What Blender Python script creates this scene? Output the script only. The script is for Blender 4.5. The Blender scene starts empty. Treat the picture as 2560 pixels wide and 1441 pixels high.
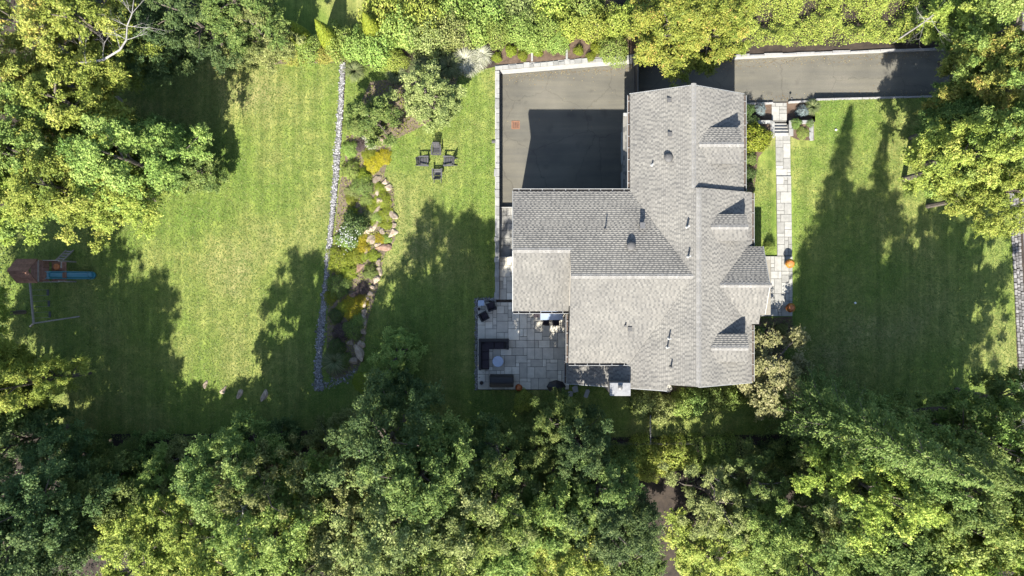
import bpy, bmesh, math, random
import numpy as np
from mathutils import Vector, Matrix
from mathutils.geometry import tessellate_polygon

random.seed(7)
R_ = math.radians
scene = bpy.context.scene
COL = scene.collection

# ------------------------------------------------------------------ camera
CAM_H = 53.3            # drone height above the lawn (m), 24 mm lens looking straight down
FPX = 1707.0            # focal length in photo pixels (2560 wide)
cam_d = bpy.data.cameras.new("camera")
cam_d.sensor_width = 36.0
cam_d.lens = 36.0 * FPX / 2560.0
cam_d.clip_end = 2000.0
cam = bpy.data.objects.new("camera", cam_d)
cam.location = (0, 0, CAM_H)
COL.objects.link(cam)
scene.camera = cam

# ------------------------------------------------------------------ light
SUN_EL, SUN_AZ = 42.0, 190.0      # elevation, azimuth clockwise from +Y (image up)
world = bpy.data.worlds.new("World")
scene.world = world
world.use_nodes = True
wn = world.node_tree
wn.nodes.clear()
sky = wn.nodes.new("ShaderNodeTexSky")
sky.sky_type = 'NISHITA'
sky.sun_disc = False
sky.sun_elevation = R_(SUN_EL)
sky.sun_rotation = R_(SUN_AZ)
bg = wn.nodes.new("ShaderNodeBackground")
bg.inputs[1].default_value = 0.1
wo = wn.nodes.new("ShaderNodeOutputWorld")
wn.links.new(sky.outputs[0], bg.inputs[0])
wn.links.new(bg.outputs[0], wo.inputs[0])
sun_d = bpy.data.lights.new("sun", 'SUN')
sun_d.energy = 5.0
sun_d.angle = R_(0.53)
sun_d.color = (1.0, 0.955, 0.87)
sun = bpy.data.objects.new("sun", sun_d)
sv = Vector((math.sin(R_(SUN_AZ)) * math.cos(R_(SUN_EL)), math.cos(R_(SUN_AZ)) * math.cos(R_(SUN_EL)), math.sin(R_(SUN_EL))))
sun.rotation_euler = sv.to_track_quat('Z', 'Y').to_euler()
sun.location = sv * 80
COL.objects.link(sun)
scene.view_settings.view_transform = 'Standard'
scene.view_settings.look = 'None'
scene.view_settings.exposure = 2.2
scene.view_settings.gamma = 1.0
scene.view_settings.use_curve_mapping = False
scene.cycles.max_bounces = 6
scene.cycles.transparent_max_bounces = 4


# ------------------------------------------------------------------ helpers
def W(px, py, z=0.0):
    """photo pixel -> world point at a real height z"""
    k = (CAM_H - z) / FPX
    return ((px - 1280.0) * k, (720.5 - py) * k, z)


def WP(pts, z=0.0):
    return [W(x, y, z)[:2] for x, y in pts]


def tag(o, label=None, cat=None, group=None, kind=None):
    if label: o["label"] = label
    if cat: o["category"] = cat
    if group: o["group"] = group
    if kind: o["kind"] = kind
    return o


def empty(name, loc=(0, 0, 0), rz=0.0):
    o = bpy.data.objects.new(name, None)
    o.location = loc
    o.rotation_euler = (0, 0, rz)
    o.empty_display_size = 0.2
    COL.objects.link(o)
    return o


def link(name, me, mat=None, parent=None):
    o = bpy.data.objects.new(name, me)
    if mat is not None and len(me.materials) == 0:
        me.materials.append(mat)
    COL.objects.link(o)
    if parent is not None:
        o.parent = parent
    return o


def obj_mat(o, mat):
    """material on the object, mesh data stays shared"""
    if len(o.data.materials) == 0:
        o.data.materials.append(mat)
    o.material_slots[0].link = 'OBJECT'
    o.material_slots[0].material = mat


def copy_tree(o, parent=None):
    c = o.copy()
    COL.objects.link(c)
    c.parent = parent
    for ch in list(o.children):
        copy_tree(ch, c)
    return c


def np_mesh(name, V, Fc, col=None):
    """V (n,3), Fc (m,k) faces; col (n,) value stored in a point attribute"""
    V = np.asarray(V, dtype=np.float32)
    Fc = np.asarray(Fc, dtype=np.int32)
    me = bpy.data.meshes.new(name)
    n, (m, k) = len(V), Fc.shape
    me.vertices.add(n)
    me.vertices.foreach_set("co", V.ravel())
    me.loops.add(m * k)
    me.loops.foreach_set("vertex_index", Fc.ravel())
    me.polygons.add(m)
    me.polygons.foreach_set("loop_start", np.arange(0, m * k, k, dtype=np.int32))
    me.polygons.foreach_set("loop_total", np.full(m, k, dtype=np.int32))
    if col is not None:
        at = me.attributes.new("tone", 'FLOAT', 'POINT')
        at.data.foreach_set("value", np.asarray(col, dtype=np.float32))
    me.update(calc_edges=True)
    return me


class MB:
    """collects solid pieces into one mesh"""
    def __init__(self):
        self.v, self.f, self.t = [], [], []

    def add(self, vs, fs, tone=0.5):
        b = len(self.v)
        self.v += [tuple(p) for p in vs]
        self.t += [tone] * len(vs)
        self.f += [tuple(i + b for i in f) for f in fs]
        return self

    def box(self, c, s, rz=0.0, tone=0.5, rot=None):
        hx, hy, hz = s[0] / 2, s[1] / 2, s[2] / 2
        M = rot if rot is not None else Matrix.Rotation(rz, 3, 'Z')
        c = Vector(c)
        vs = [c + M @ Vector((x * hx, y * hy, z * hz)) for z in (-1, 1) for y in (-1, 1) for x in (-1, 1)]
        return self.add(vs, [(0, 2, 3, 1), (4, 5, 7, 6), (0, 1, 5, 4), (2, 6, 7, 3), (0, 4, 6, 2), (1, 3, 7, 5)], tone)

    def bar(self, a, b, w, t=None, tone=0.5):
        """rectangular bar from a to b"""
        a, b = Vector(a), Vector(b)
        d = b - a
        q = d.to_track_quat('X', 'Z').to_matrix()
        return self.box((a + b) / 2, (d.length, w, t or w), rot=q, tone=tone)

    def tube(self, pts, rad, n=6, tone=0.5, cap=True):
        rings = []
        for i, p in enumerate(pts):
            p = Vector(p)
            d = Vector(pts[min(i + 1, len(pts) - 1)]) - Vector(pts[max(i - 1, 0)])
            q = d.to_track_quat('Z', 'Y').to_matrix()
            r = rad[i] if isinstance(rad, (list, tuple)) else rad
            rings.append([p + q @ Vector((r * math.cos(6.2832 * k / n), r * math.sin(6.2832 * k / n), 0)) for k in range(n)])
        vs = [v for ring in rings for v in ring]
        fs = []
        for i in range(len(rings) - 1):
            for k in range(n):
                a, b = i * n + k, i * n + (k + 1) % n
                fs.append((a, b, b + n, a + n))
        if cap:
            fs.append(tuple(range(n))[::-1])
            fs.append(tuple((len(rings) - 1) * n + k for k in range(n)))
        return self.add(vs, fs, tone)

    def lathe(self, prof, n=16, c=(0, 0, 0), tone=0.5):
        """prof: list of (r, z)"""
        vs = [(c[0] + r * math.cos(6.2832 * k / n), c[1] + r * math.sin(6.2832 * k / n), c[2] + z) for r, z in prof for k in range(n)]
        fs = []
        for i in range(len(prof) - 1):
            for k in range(n):
                a, b = i * n + k, i * n + (k + 1) % n
                fs.append((a, b, b + n, a + n))
        fs.append(tuple(range(n))[::-1])
        fs.append(tuple((len(prof) - 1) * n + k for k in range(n)))
        return self.add(vs, fs, tone)

    def prism(self, poly, axis, a, b, tone=0.5):
        """poly in the plane normal to axis ('x','y','z'), swept from a to b"""
        def P(p, t):
            if axis == 'x': return (t, p[0], p[1])
            if axis == 'y': return (p[0], t, p[1])
            return (p[0], p[1], t)
        n = len(poly)
        vs = [P(p, a) for p in poly] + [P(p, b) for p in poly]
        fs = [tuple(range(n))[::-1], tuple(range(n, 2 * n))]
        fs += [(i, (i + 1) % n, (i + 1) % n + n, i + n) for i in range(n)]
        return self.add(vs, fs, tone)

    def mesh(self, name, smooth=False, bevel=0.0):
        me = bpy.data.meshes.new(name)
        me.from_pydata([tuple(p) for p in self.v], [], self.f)
        at = me.attributes.new("tone", 'FLOAT', 'POINT')
        at.data.foreach_set("value", np.array(self.t, dtype=np.float32))
        bm = bmesh.new()
        bm.from_mesh(me)
        bmesh.ops.recalc_face_normals(bm, faces=bm.faces)
        if bevel > 0:
            bmesh.ops.bevel(bm, geom=list(bm.edges), offset=bevel, segments=1, affect='EDGES', profile=0.6)
        bm.to_mesh(me)
        bm.free()
        if smooth:
            for p in me.polygons: p.use_smooth = True
        return me

    def build(self, name, mat, parent=None, smooth=False, bevel=0.0):
        return link(name, self.mesh(name, smooth, bevel), mat, parent)


def sheet(name, poly, z, mat, holes=(), kind='structure', parent=None):
    """flat polygon sheet; z may be a function of (x, y)"""
    loops = [[Vector((x, y, 0)) for x, y in poly]] + [[Vector((x, y, 0)) for x, y in h] for h in holes]
    tris = tessellate_polygon(loops)
    pts = [p for l in loops for p in l]
    zf = z if callable(z) else (lambda x, y: z)
    me = bpy.data.meshes.new(name)
    fs = []
    for a, b, c in tris:
        n = (pts[b] - pts[a]).cross(pts[c] - pts[a]).z
        fs.append((a, b, c) if n > 0 else (a, c, b))
    me.from_pydata([(p.x, p.y, zf(p.x, p.y)) for p in pts], [], fs)
    me.update()
    o = link(name, me, mat, parent)
    if kind: o["kind"] = kind
    return o


def in_poly(P, poly):
    x, y = P[:, 0], P[:, 1]
    ins = np.zeros(len(P), bool)
    j = len(poly) - 1
    for i in range(len(poly)):
        xi, yi = poly[i]; xj, yj = poly[j]
        cond = ((yi > y) != (yj > y)) & (x < (xj - xi) * (y - yi) / (yj - yi + 1e-12) + xi)
        ins ^= cond
        j = i
    return ins


# ------------------------------------------------------------------ materials
def new_mat(name):
    m = bpy.data.materials.new(name)
    m.use_nodes = True
    nt = m.node_tree
    b = nt.nodes["Principled BSDF"]
    return m, nt, b


def ramp(nt, stops):
    r = nt.nodes.new("ShaderNodeValToRGB")
    while len(r.color_ramp.elements) < len(stops):
        r.color_ramp.elements.new(0.5)
    for e, (p, c) in zip(r.color_ramp.elements, stops):
        e.position = p
        e.color = (c[0], c[1], c[2], 1)
    return r


def noise(nt, vec, scale, detail=5.0, rough=0.6):
    n = nt.nodes.new("ShaderNodeTexNoise")
    n.inputs["Scale"].default_value = scale
    n.inputs["Detail"].default_value = detail
    n.inputs["Roughness"].default_value = rough
    nt.links.new(vec, n.inputs["Vector"])
    return n


def mixc(nt, a, b, fac, mode='MIX'):
    m = nt.nodes.new("ShaderNodeMix")
    m.data_type = 'RGBA'
    m.blend_type = mode
    for s, v in ((m.inputs[0], fac), (m.inputs[6], a), (m.inputs[7], b)):
        if hasattr(v, "links") or hasattr(v, "is_linked"):
            nt.links.new(v, s)
        else:
            s.default_value = v if not isinstance(v, tuple) else (*v, 1)
    return m.outputs[2]


def pmat(name, c1, c2, scale=4.0, rough=0.8, bump=0.0, bscale=40.0, metallic=0.0, spec=0.3, vary=0.0, tone=0.0, coord='pos', ):
    """two-colour noise material; vary = brightness change from object to object, tone = by the mesh's own tone attribute"""
    m, nt, b = new_mat(name)
    if coord == 'pos':
        g = nt.nodes.new("ShaderNodeNewGeometry"); vec = g.outputs["Position"]
    else:
        g = nt.nodes.new("ShaderNodeTexCoord"); vec = g.outputs["Object"]
    n = noise(nt, vec, scale)
    r = ramp(nt, [(0.3, tuple(v * 0.60 for v in c1)), (0.7, tuple(v * 0.60 for v in c2))])
    nt.links.new(n.outputs["Fac"], r.inputs[0])
    colr = r.outputs[0]
    def bright(colr, src, amt):
        mr = nt.nodes.new("ShaderNodeMapRange")
        mr.inputs[3].default_value = 1 - amt
        mr.inputs[4].default_value = 1 + amt
        nt.links.new(src, mr.inputs[0])
        hv = nt.nodes.new("ShaderNodeHueSaturation")
        nt.links.new(mr.outputs[0], hv.inputs["Value"])
        nt.links.new(colr, hv.inputs["Color"])
        return hv.outputs[0]
    if vary:
        oi = nt.nodes.new("ShaderNodeObjectInfo")
        colr = bright(colr, oi.outputs["Random"], vary)
    if tone:
        at = nt.nodes.new("ShaderNodeAttribute"); at.attribute_name = "tone"
        colr = bright(colr, at.outputs["Fac"], tone)
    nt.links.new(colr, b.inputs["Base Color"])
    b.inputs["Roughness"].default_value = rough
    b.inputs["Metallic"].default_value = metallic
    b.inputs["Specular IOR Level"].default_value = spec
    if bump:
        n2 = noise(nt, vec, bscale, 4)
        bp = nt.nodes.new("ShaderNodeBump")
        bp.inputs["Strength"].default_value = bump
        bp.inputs["Distance"].default_value = 0.03
        nt.links.new(n2.outputs["Fac"], bp.inputs["Height"])
        nt.links.new(bp.outputs[0], b.inputs["Normal"])
    return m


def leaf_mat(name, stops, transl=0.40, rough=0.6, hue=0.012, val=0.14):
    """leaf colours picked per leaf by the tone attribute, shifted a little from plant to plant"""
    m, nt, b = new_mat(name)
    at = nt.nodes.new("ShaderNodeAttribute"); at.attribute_name = "tone"
    r = ramp(nt, stops)
    nt.links.new(at.outputs["Fac"], r.inputs[0])
    oi = nt.nodes.new("ShaderNodeObjectInfo")
    hv = nt.nodes.new("ShaderNodeHueSaturation")
    m1 = nt.nodes.new("ShaderNodeMapRange"); m1.inputs[3].default_value = 0.5 - hue; m1.inputs[4].default_value = 0.5 + hue
    m2 = nt.nodes.new("ShaderNodeMapRange"); m2.inputs[3].default_value = 1 - val; m2.inputs[4].default_value = 1 + val
    nt.links.new(oi.outputs["Random"], m1.inputs[0])
    nt.links.new(oi.outputs["Random"], m2.inputs[0])
    nt.links.new(m1.outputs[0], hv.inputs["Hue"])
    nt.links.new(m2.outputs[0], hv.inputs["Value"])
    nt.links.new(r.outputs[0], hv.inputs["Color"])
    nt.links.new(hv.outputs[0], b.inputs["Base Color"])
    b.inputs["Roughness"].default_value = rough
    b.inputs["Specular IOR Level"].default_value = 0.18
    tr = nt.nodes.new("ShaderNodeBsdfTranslucent")
    nt.links.new(hv.outputs[0], tr.inputs["Color"])
    mx = nt.nodes.new("ShaderNodeMixShader")
    mx.inputs[0].default_value = transl
    nt.links.new(b.outputs[0], mx.inputs[1])
    nt.links.new(tr.outputs[0], mx.inputs[2])
    nt.links.new(mx.outputs[0], nt.nodes["Material Output"].inputs[0])
    return m


def lawn_mat():
    m, nt, b = new_mat("lawn_grass")
    g = nt.nodes.new("ShaderNodeNewGeometry"); vec = g.outputs["Position"]
    big = noise(nt, vec, 0.11, 4, 0.6)
    r1 = ramp(nt, [(0.30, (0.0551, 0.0913, 0.0150)), (0.46, (0.0850, 0.1118, 0.0228)), (0.56, (0.1165, 0.1243, 0.0354)), (0.72, (0.140, 0.130, 0.055))])
    nt.links.new(big.outputs["Fac"], r1.inputs[0])
    # mowing stripes: the grass is laid one way and then the other
    sep = nt.nodes.new("ShaderNodeSeparateXYZ"); nt.links.new(vec, sep.inputs[0])
    wob = noise(nt, vec, 0.16, 3)
    ma = nt.nodes.new("ShaderNodeMath"); ma.operation = 'MULTIPLY_ADD'
    nt.links.new(wob.outputs["Fac"], ma.inputs[0]); ma.inputs[1].default_value = 2.6; nt.links.new(sep.outputs["X"], ma.inputs[2])
    mb = nt.nodes.new("ShaderNodeMath"); mb.operation = 'MULTIPLY'; nt.links.new(ma.outputs[0], mb.inputs[0]); mb.inputs[1].default_value = 4.6
    ms = nt.nodes.new("ShaderNodeMath"); ms.operation = 'SINE'; nt.links.new(mb.outputs[0], ms.inputs[0])
    mr = nt.nodes.new("ShaderNodeMapRange"); mr.inputs[1].default_value = -1; mr.inputs[3].default_value = 0.90; mr.inputs[4].default_value = 1.08
    nt.links.new(ms.outputs[0], mr.inputs[0])
    hv = nt.nodes.new("ShaderNodeHueSaturation")
    nt.links.new(mr.outputs[0], hv.inputs["Value"]); nt.links.new(r1.outputs[0], hv.inputs["Color"])
    mp = nt.nodes.new("ShaderNodeMapping"); mp.inputs["Scale"].default_value = (3.2, 0.10, 1)
    nt.links.new(vec, mp.inputs[0])
    ln = noise(nt, mp.outputs[0], 1.0, 3, 0.6)
    rl = ramp(nt, [(0.36, (0.80, 0.85, 0.80)), (0.64, (1.18, 1.15, 1.18))])
    nt.links.new(ln.outputs["Fac"], rl.inputs[0])
    lined = mixc(nt, hv.outputs[0], rl.outputs[0], 1.0, 'MULTIPLY')
    mid = noise(nt, vec, 1.3, 5, 0.65)
    r2 = ramp(nt, [(0.32, (0.62, 0.72, 0.6)), (0.68, (1.27, 1.2, 1.22))])
    nt.links.new(mid.outputs["Fac"], r2.inputs[0])
    c = mixc(nt, lined, r2.outputs[0], 1.0, 'MULTIPLY')
    fine = noise(nt, vec, 14.0, 6, 0.75)
    r3 = ramp(nt, [(0.36, (0.45, 0.55, 0.45)), (0.64, (1.5, 1.42, 1.4))])
    nt.links.new(fine.outputs["Fac"], r3.inputs[0])
    c = mixc(nt, c, r3.outputs[0], 0.8, 'MULTIPLY')
    nt.links.new(c, b.inputs["Base Color"])
    b.inputs["Roughness"].default_value = 0.9
    b.inputs["Specular IOR Level"].default_value = 0.15
    bp = nt.nodes.new("ShaderNodeBump"); bp.inputs["Strength"].default_value = 0.6; bp.inputs["Distance"].default_value = 0.05
    nt.links.new(fine.outputs["Fac"], bp.inputs["Height"])
    nt.links.new(bp.outputs[0], b.inputs["Normal"])
    return m


def asphalt_mat():
    m, nt, b = new_mat("asphalt")
    g = nt.nodes.new("ShaderNodeNewGeometry"); vec = g.outputs["Position"]
    n1 = noise(nt, vec, 0.35, 5, 0.55)
    r1 = ramp(nt, [(0.32, (0.0614, 0.0578, 0.0468)), (0.55, (0.0763, 0.0712, 0.0567)), (0.75, (0.0866, 0.0795, 0.0637))])
    nt.links.new(n1.outputs["Fac"], r1.inputs[0])
    n2 = noise(nt, vec, 30, 4, 0.8)
    r2 = ramp(nt, [(0.35, (0.8, 0.8, 0.8)), (0.65, (1.17, 1.17, 1.17))])
    nt.links.new(n2.outputs["Fac"], r2.inputs[0])
    # long tyre-worn streaks along the drive
    mp = nt.nodes.new("ShaderNodeMapping"); mp.inputs["Scale"].default_value = (0.12, 1.6, 1)
    nt.links.new(vec, mp.inputs[0])
    n3 = noise(nt, mp.outputs[0], 1.0, 4, 0.6)
    r3 = ramp(nt, [(0.35, (0.86, 0.87, 0.9)), (0.65, (1.1, 1.09, 1.06))])
    nt.links.new(n3.outputs["Fac"], r3.inputs[0])
    c = mixc(nt, r1.outputs[0], r2.outputs[0], 1.0, 'MULTIPLY')
    c = mixc(nt, c, r3.outputs[0], 1.0, 'MULTIPLY')
    n4 = noise(nt, vec, 0.9, 3, 0.5)
    r4 = ramp(nt, [(0.60, (1, 1, 1)), (0.72, (0.80, 0.80, 0.81))])          # oil and damp stains
    nt.links.new(n4.outputs["Fac"], r4.inputs[0])
    c = mixc(nt, c, r4.outputs[0], 1.0, 'MULTIPLY')
    wv = noise(nt, vec, 1.2, 3)
    vadd = nt.nodes.new("ShaderNodeVectorMath"); vadd.operation = 'MULTIPLY_ADD'
    nt.links.new(wv.outputs["Color"], vadd.inputs[0]); vadd.inputs[1].default_value = (.9, .9, 0); nt.links.new(vec, vadd.inputs[2])
    vo = nt.nodes.new("ShaderNodeTexVoronoi"); vo.feature = 'DISTANCE_TO_EDGE'; vo.inputs["Scale"].default_value = 0.23
    nt.links.new(vadd.outputs[0], vo.inputs["Vector"])
    r5 = ramp(nt, [(0.0, (0.72, 0.72, 0.72)), (0.009, (1, 1, 1))])           # hairline cracks
    nt.links.new(vo.outputs["Distance"], r5.inputs[0])
    c = mixc(nt, c, r5.outputs[0], 1.0, 'MULTIPLY')
    nt.links.new(c, b.inputs["Base Color"])
    b.inputs["Roughness"].default_value = 0.9
    b.inputs["Specular IOR Level"].default_value = 0.2
    bp = nt.nodes.new("ShaderNodeBump"); bp.inputs["Strength"].default_value = 0.3; bp.inputs["Distance"].default_value = 0.01
    nt.links.new(n2.outputs["Fac"], bp.inputs["Height"]); nt.links.new(bp.outputs[0], b.inputs["Normal"])
    return m


def shingle_mat(name, tint=(1, 1, 1)):
    m, nt, b = new_mat(name)
    at = nt.nodes.new("ShaderNodeAttribute"); at.attribute_name = "tone"
    t = tuple(v * 0.58 for v in tint)
    r = ramp(nt, [(0.0, (0.085 * t[0], 0.083 * t[1], 0.081 * t[2])), (0.35, (0.130 * t[0], 0.127 * t[1], 0.122 * t[2])),
                  (0.65, (0.175 * t[0], 0.168 * t[1], 0.157 * t[2])), (1.0, (0.235 * t[0], 0.225 * t[1], 0.208 * t[2]))])
    nt.links.new(at.outputs["Fac"], r.inputs[0])
    g = nt.nodes.new("ShaderNodeNewGeometry"); vec = g.outputs["Position"]
    n1 = noise(nt, vec, 0.5, 4)
    r1 = ramp(nt, [(0.3, (0.84, 0.84, 0.84)), (0.7, (1.12, 1.11, 1.08))])
    nt.links.new(n1.outputs["Fac"], r1.inputs[0])
    n2 = noise(nt, vec, 60, 3, 0.8)
    r2 = ramp(nt, [(0.3, (0.8, 0.8, 0.8)), (0.7, (1.2, 1.2, 1.2))])
    nt.links.new(n2.outputs["Fac"], r2.inputs[0])
    c = mixc(nt, r.outputs[0], r1.outputs[0], 1.0, 'MULTIPLY')
    c = mixc(nt, c, r2.outputs[0], 1.0, 'MULTIPLY')
    nt.links.new(c, b.inputs["Base Color"])
    b.inputs["Roughness"].default_value = 0.92
    b.inputs["Specular IOR Level"].default_value = 0.15
    return m


M = {}
M['lawn'] = lawn_mat()
M['soil'] = pmat('woodland_soil', (0.018, 0.013, 0.010), (0.055, 0.040, 0.028), 1.6, 0.95, 0.6, 9)
M['mulch'] = pmat('bark_mulch', (0.055, 0.034, 0.022), (0.135, 0.092, 0.062), 2.5, 0.95, 0.6, 25)
M['dirt'] = pmat('dry_garden_soil', (0.10, 0.078, 0.050), (0.17, 0.13, 0.092), 1.7, 0.95, 0.5, 18)
M['asphalt'] = asphalt_mat()
M['road'] = pmat('road_asphalt', (0.085, 0.078, 0.082), (0.15, 0.14, 0.14), 0.8, 0.9, 0.3, 30)
M['flag'] = pmat('bluestone', (0.23, 0.225, 0.205), (0.33, 0.32, 0.288), 3.0, 0.85, 0.15, 20, vary=0.2)
M['flag_blue'] = pmat('patio_bluestone', (0.46, 0.43, 0.36), (0.62, 0.575, 0.475), 2.2, 0.85, 0.15, 20, vary=0.25)
M['joint'] = pmat('joint_sand', (0.09, 0.088, 0.08), (0.14, 0.135, 0.12), 6, 0.95)
M['cap'] = pmat('wall_capstone', (0.20, 0.20, 0.19), (0.29, 0.285, 0.265), 3.0, 0.85, 0.25, 14, vary=0.2)
M['wallstone'] = pmat('retaining_wall_face', (0.27, 0.265, 0.25), (0.36, 0.35, 0.33), 2.5, 0.9, 0.3, 12)
M['kerb'] = pmat('granite_kerb', (0.20, 0.195, 0.19), (0.30, 0.29, 0.28), 6, 0.85, 0.2, 30, vary=0.12)
M['cobble'] = pmat('granite_cobble', (0.10, 0.095, 0.09), (0.24, 0.225, 0.21), 7, 0.85, 0.2, 30, tone=0.4)
M['pebble'] = pmat('pebble', (0.10, 0.098, 0.098), (0.36, 0.352, 0.352), 9, 0.8, tone=0.6)
M['boulder'] = pmat('fieldstone', (0.18, 0.13, 0.085), (0.40, 0.33, 0.25), 2.6, 0.9, 0.5, 10, vary=0.22, coord='obj')
M['boulder_red'] = pmat('reddish_fieldstone', (0.13, 0.065, 0.04), (0.27, 0.19, 0.14), 2.6, 0.9, 0.5, 10, coord='obj')
M['shingle'] = shingle_mat('grey_asphalt_shingle', (1.0, 0.995, 0.965))
M['deck'] = pmat('roof_underlay', (0.05, 0.05, 0.05), (0.08, 0.08, 0.08), 5, 0.95)
M['ridge'] = pmat('ridge_cap_shingle', (0.17, 0.163, 0.15), (0.235, 0.225, 0.208), 6, 0.92, vary=0.14)
M['wall'] = pmat('cedar_shingle_wall', (0.20, 0.185, 0.165), (0.26, 0.245, 0.22), 5, 0.9, 0.2, 30)
M['trim'] = pmat('white_trim', (0.27, 0.27, 0.26), (0.34, 0.34, 0.325), 4, 0.6)
M['tan_trim'] = pmat('weathered_trim', (0.17, 0.155, 0.125), (0.24, 0.22, 0.18), 3, 0.8)
M['gutter_in'] = pmat('gutter_debris', (0.05, 0.036, 0.028), (0.12, 0.09, 0.07), 9, 0.95)
M['glass'] = pmat('window_glass', (0.02, 0.03, 0.04), (0.03, 0.04, 0.05), 2, 0.08, spec=0.6)
M['dark_metal'] = pmat('dark_metal', (0.02, 0.02, 0.022), (0.035, 0.035, 0.038), 8, 0.5, spec=0.4)
M['grey_metal'] = pmat('grey_metal', (0.10, 0.10, 0.10), (0.16, 0.155, 0.15), 8, 0.5, metallic=0.3)
M['vent'] = pmat('roof_vent', (0.06, 0.058, 0.056), (0.10, 0.097, 0.092), 8, 0.7)
M['cement'] = pmat('chimney_crown', (0.165, 0.165, 0.17), (0.26, 0.26, 0.26), 3.5, 0.85, 0.2, 18)
M['brick'] = pmat('chimney_stone', (0.16, 0.14, 0.12), (0.26, 0.235, 0.205), 4, 0.9, 0.4, 12)
M['rust'] = pmat('rusty_iron', (0.16, 0.075, 0.04), (0.24, 0.125, 0.075), 8, 0.85, 0.2, 30)
M['chair'] = pmat('grey_painted_slat', (0.050, 0.049, 0.052), (0.078, 0.076, 0.080), 6, 0.65, vary=0.12)
M['wicker'] = pmat('dark_wicker', (0.012, 0.011, 0.013), (0.03, 0.027, 0.028), 30, 0.7, 0.4, 60)
M['cushion'] = pmat('dark_cushion', (0.022, 0.017, 0.024), (0.036, 0.028, 0.036), 6, 0.9)
M['cover'] = pmat('black_cover', (0.010, 0.010, 0.012), (0.018, 0.018, 0.02), 5, 0.55, 0.4, 7)
M['table_top'] = pmat('sky_tinted_table_top', (0.25, 0.31, 0.42), (0.30, 0.37, 0.48), 3, 0.2, spec=0.6)  # sky reflection on the glass top is put into the base colour
M['steel'] = pmat('brushed_steel', (0.28, 0.30, 0.33), (0.34, 0.36, 0.39), 9, 0.35, metallic=0.6)
M['cedar'] = pmat('playset_cedar', (0.16, 0.075, 0.048), (0.30, 0.155, 0.105), 5, 0.85, 0.2, 25, vary=0.15)
M['cedar_old'] = pmat('weathered_cedar', (0.28, 0.235, 0.21), (0.40, 0.35, 0.32), 5, 0.85, 0.2, 25, vary=0.1)
M['slide'] = pmat('teal_plastic', (0.018, 0.15, 0.19), (0.028, 0.18, 0.22), 3, 0.28, spec=0.5)
M['orange'] = pmat('orange_plastic', (0.42, 0.13, 0.04), (0.5, 0.17, 0.05), 4, 0.5)
M['terracotta'] = pmat('terracotta', (0.26, 0.13, 0.075), (0.34, 0.18, 0.11), 5, 0.85)
M['pot'] = pmat('stone_pot', (0.30, 0.29, 0.27), (0.38, 0.37, 0.35), 5, 0.85)
M['bark'] = pmat('bark', (0.075, 0.06, 0.046), (0.16, 0.135, 0.11), 6, 0.95, 0.5, 18)
M['pale_bark'] = pmat('bleached_bark', (0.20, 0.185, 0.17), (0.34, 0.32, 0.30), 6, 0.9, 0.3, 18)
M['white_ball'] = pmat('white_rubber', (0.7, 0.7, 0.7), (0.8, 0.8, 0.8), 5, 0.5)
M['beige'] = pmat('beige_plastic', (0.36, 0.33, 0.27), (0.43, 0.40, 0.34), 2, 0.6)
M['rope'] = pmat('swing_chain', (0.20, 0.20, 0.19), (0.3, 0.3, 0.29), 9, 0.6)

# foliage palettes (tone 0..1 = leaf to leaf)
M['leaf_yellow'] = leaf_mat('leaves_yellow_green', [(0, (0.090, 0.130, 0.020)), (0.4, (0.195, 0.250, 0.042)), (0.8, (0.300, 0.335, 0.068)), (1, (0.40, 0.38, 0.09))])
M['leaf_fresh'] = leaf_mat('leaves_fresh_green', [(0, (0.068, 0.118, 0.024)), (0.5, (0.172, 0.238, 0.050)), (1, (0.30, 0.345, 0.095))])
M['leaf_mid'] = leaf_mat('leaves_mid_green', [(0, (0.042, 0.076, 0.018)), (0.5, (0.108, 0.158, 0.036)), (1, (0.22, 0.258, 0.075))])
M['leaf_dark'] = leaf_mat('leaves_dark_and_shaded', [(0, (0.028, 0.054, 0.018)), (0.5, (0.068, 0.108, 0.032)), (1, (0.145, 0.185, 0.060))])  # dark green leaves; also paints crowns turned away from the sun darker
M['leaf_olive'] = leaf_mat('leaves_olive', [(0, (0.066, 0.086, 0.026)), (0.5, (0.165, 0.196, 0.056)), (1, (0.32, 0.33, 0.13))])
M['leaf_autumn'] = leaf_mat('leaves_turning', [(0, (0.080, 0.108, 0.020)), (0.4, (0.180, 0.205, 0.040)), (0.75, (0.275, 0.268, 0.055)), (1, (0.36, 0.25, 0.07))])
M['leaf_maple'] = leaf_mat('leaves_maple', [(0, (0.0808, 0.1148, 0.0170)), (0.4, (0.1742, 0.2040, 0.0323)), (0.78, (0.2635, 0.2550, 0.0467)), (1, (0.3400, 0.2167, 0.0638))])
M['leaf_pink'] = leaf_mat('leaves_dusky', [(0, (0.080, 0.090, 0.036)), (0.5, (0.205, 0.212, 0.080)), (1, (0.37, 0.345, 0.18))])
M['leaf_lime'] = leaf_mat('leaves_lime', [(0, (0.0723, 0.1062, 0.0102)), (0.5, (0.1573, 0.1938, 0.0187)), (1, (0.2380, 0.2465, 0.0340))])
M['leaf_gold'] = leaf_mat('leaves_golden', [(0, (0.1360, 0.1275, 0.0085)), (0.5, (0.2805, 0.2422, 0.0136)), (1, (0.3570, 0.3060, 0.0255))])
M['leaf_blue'] = leaf_mat('needles_blue', [(0, (0.0382, 0.0595, 0.0595)), (0.5, (0.1020, 0.1318, 0.1318)), (1, (0.2040, 0.2295, 0.2210))], transl=0.1)
M['leaf_grass'] = leaf_mat('blades_green', [(0, (0.0510, 0.0723, 0.0255)), (0.5, (0.1105, 0.1318, 0.0510)), (1, (0.2040, 0.1997, 0.1020))])
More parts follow.
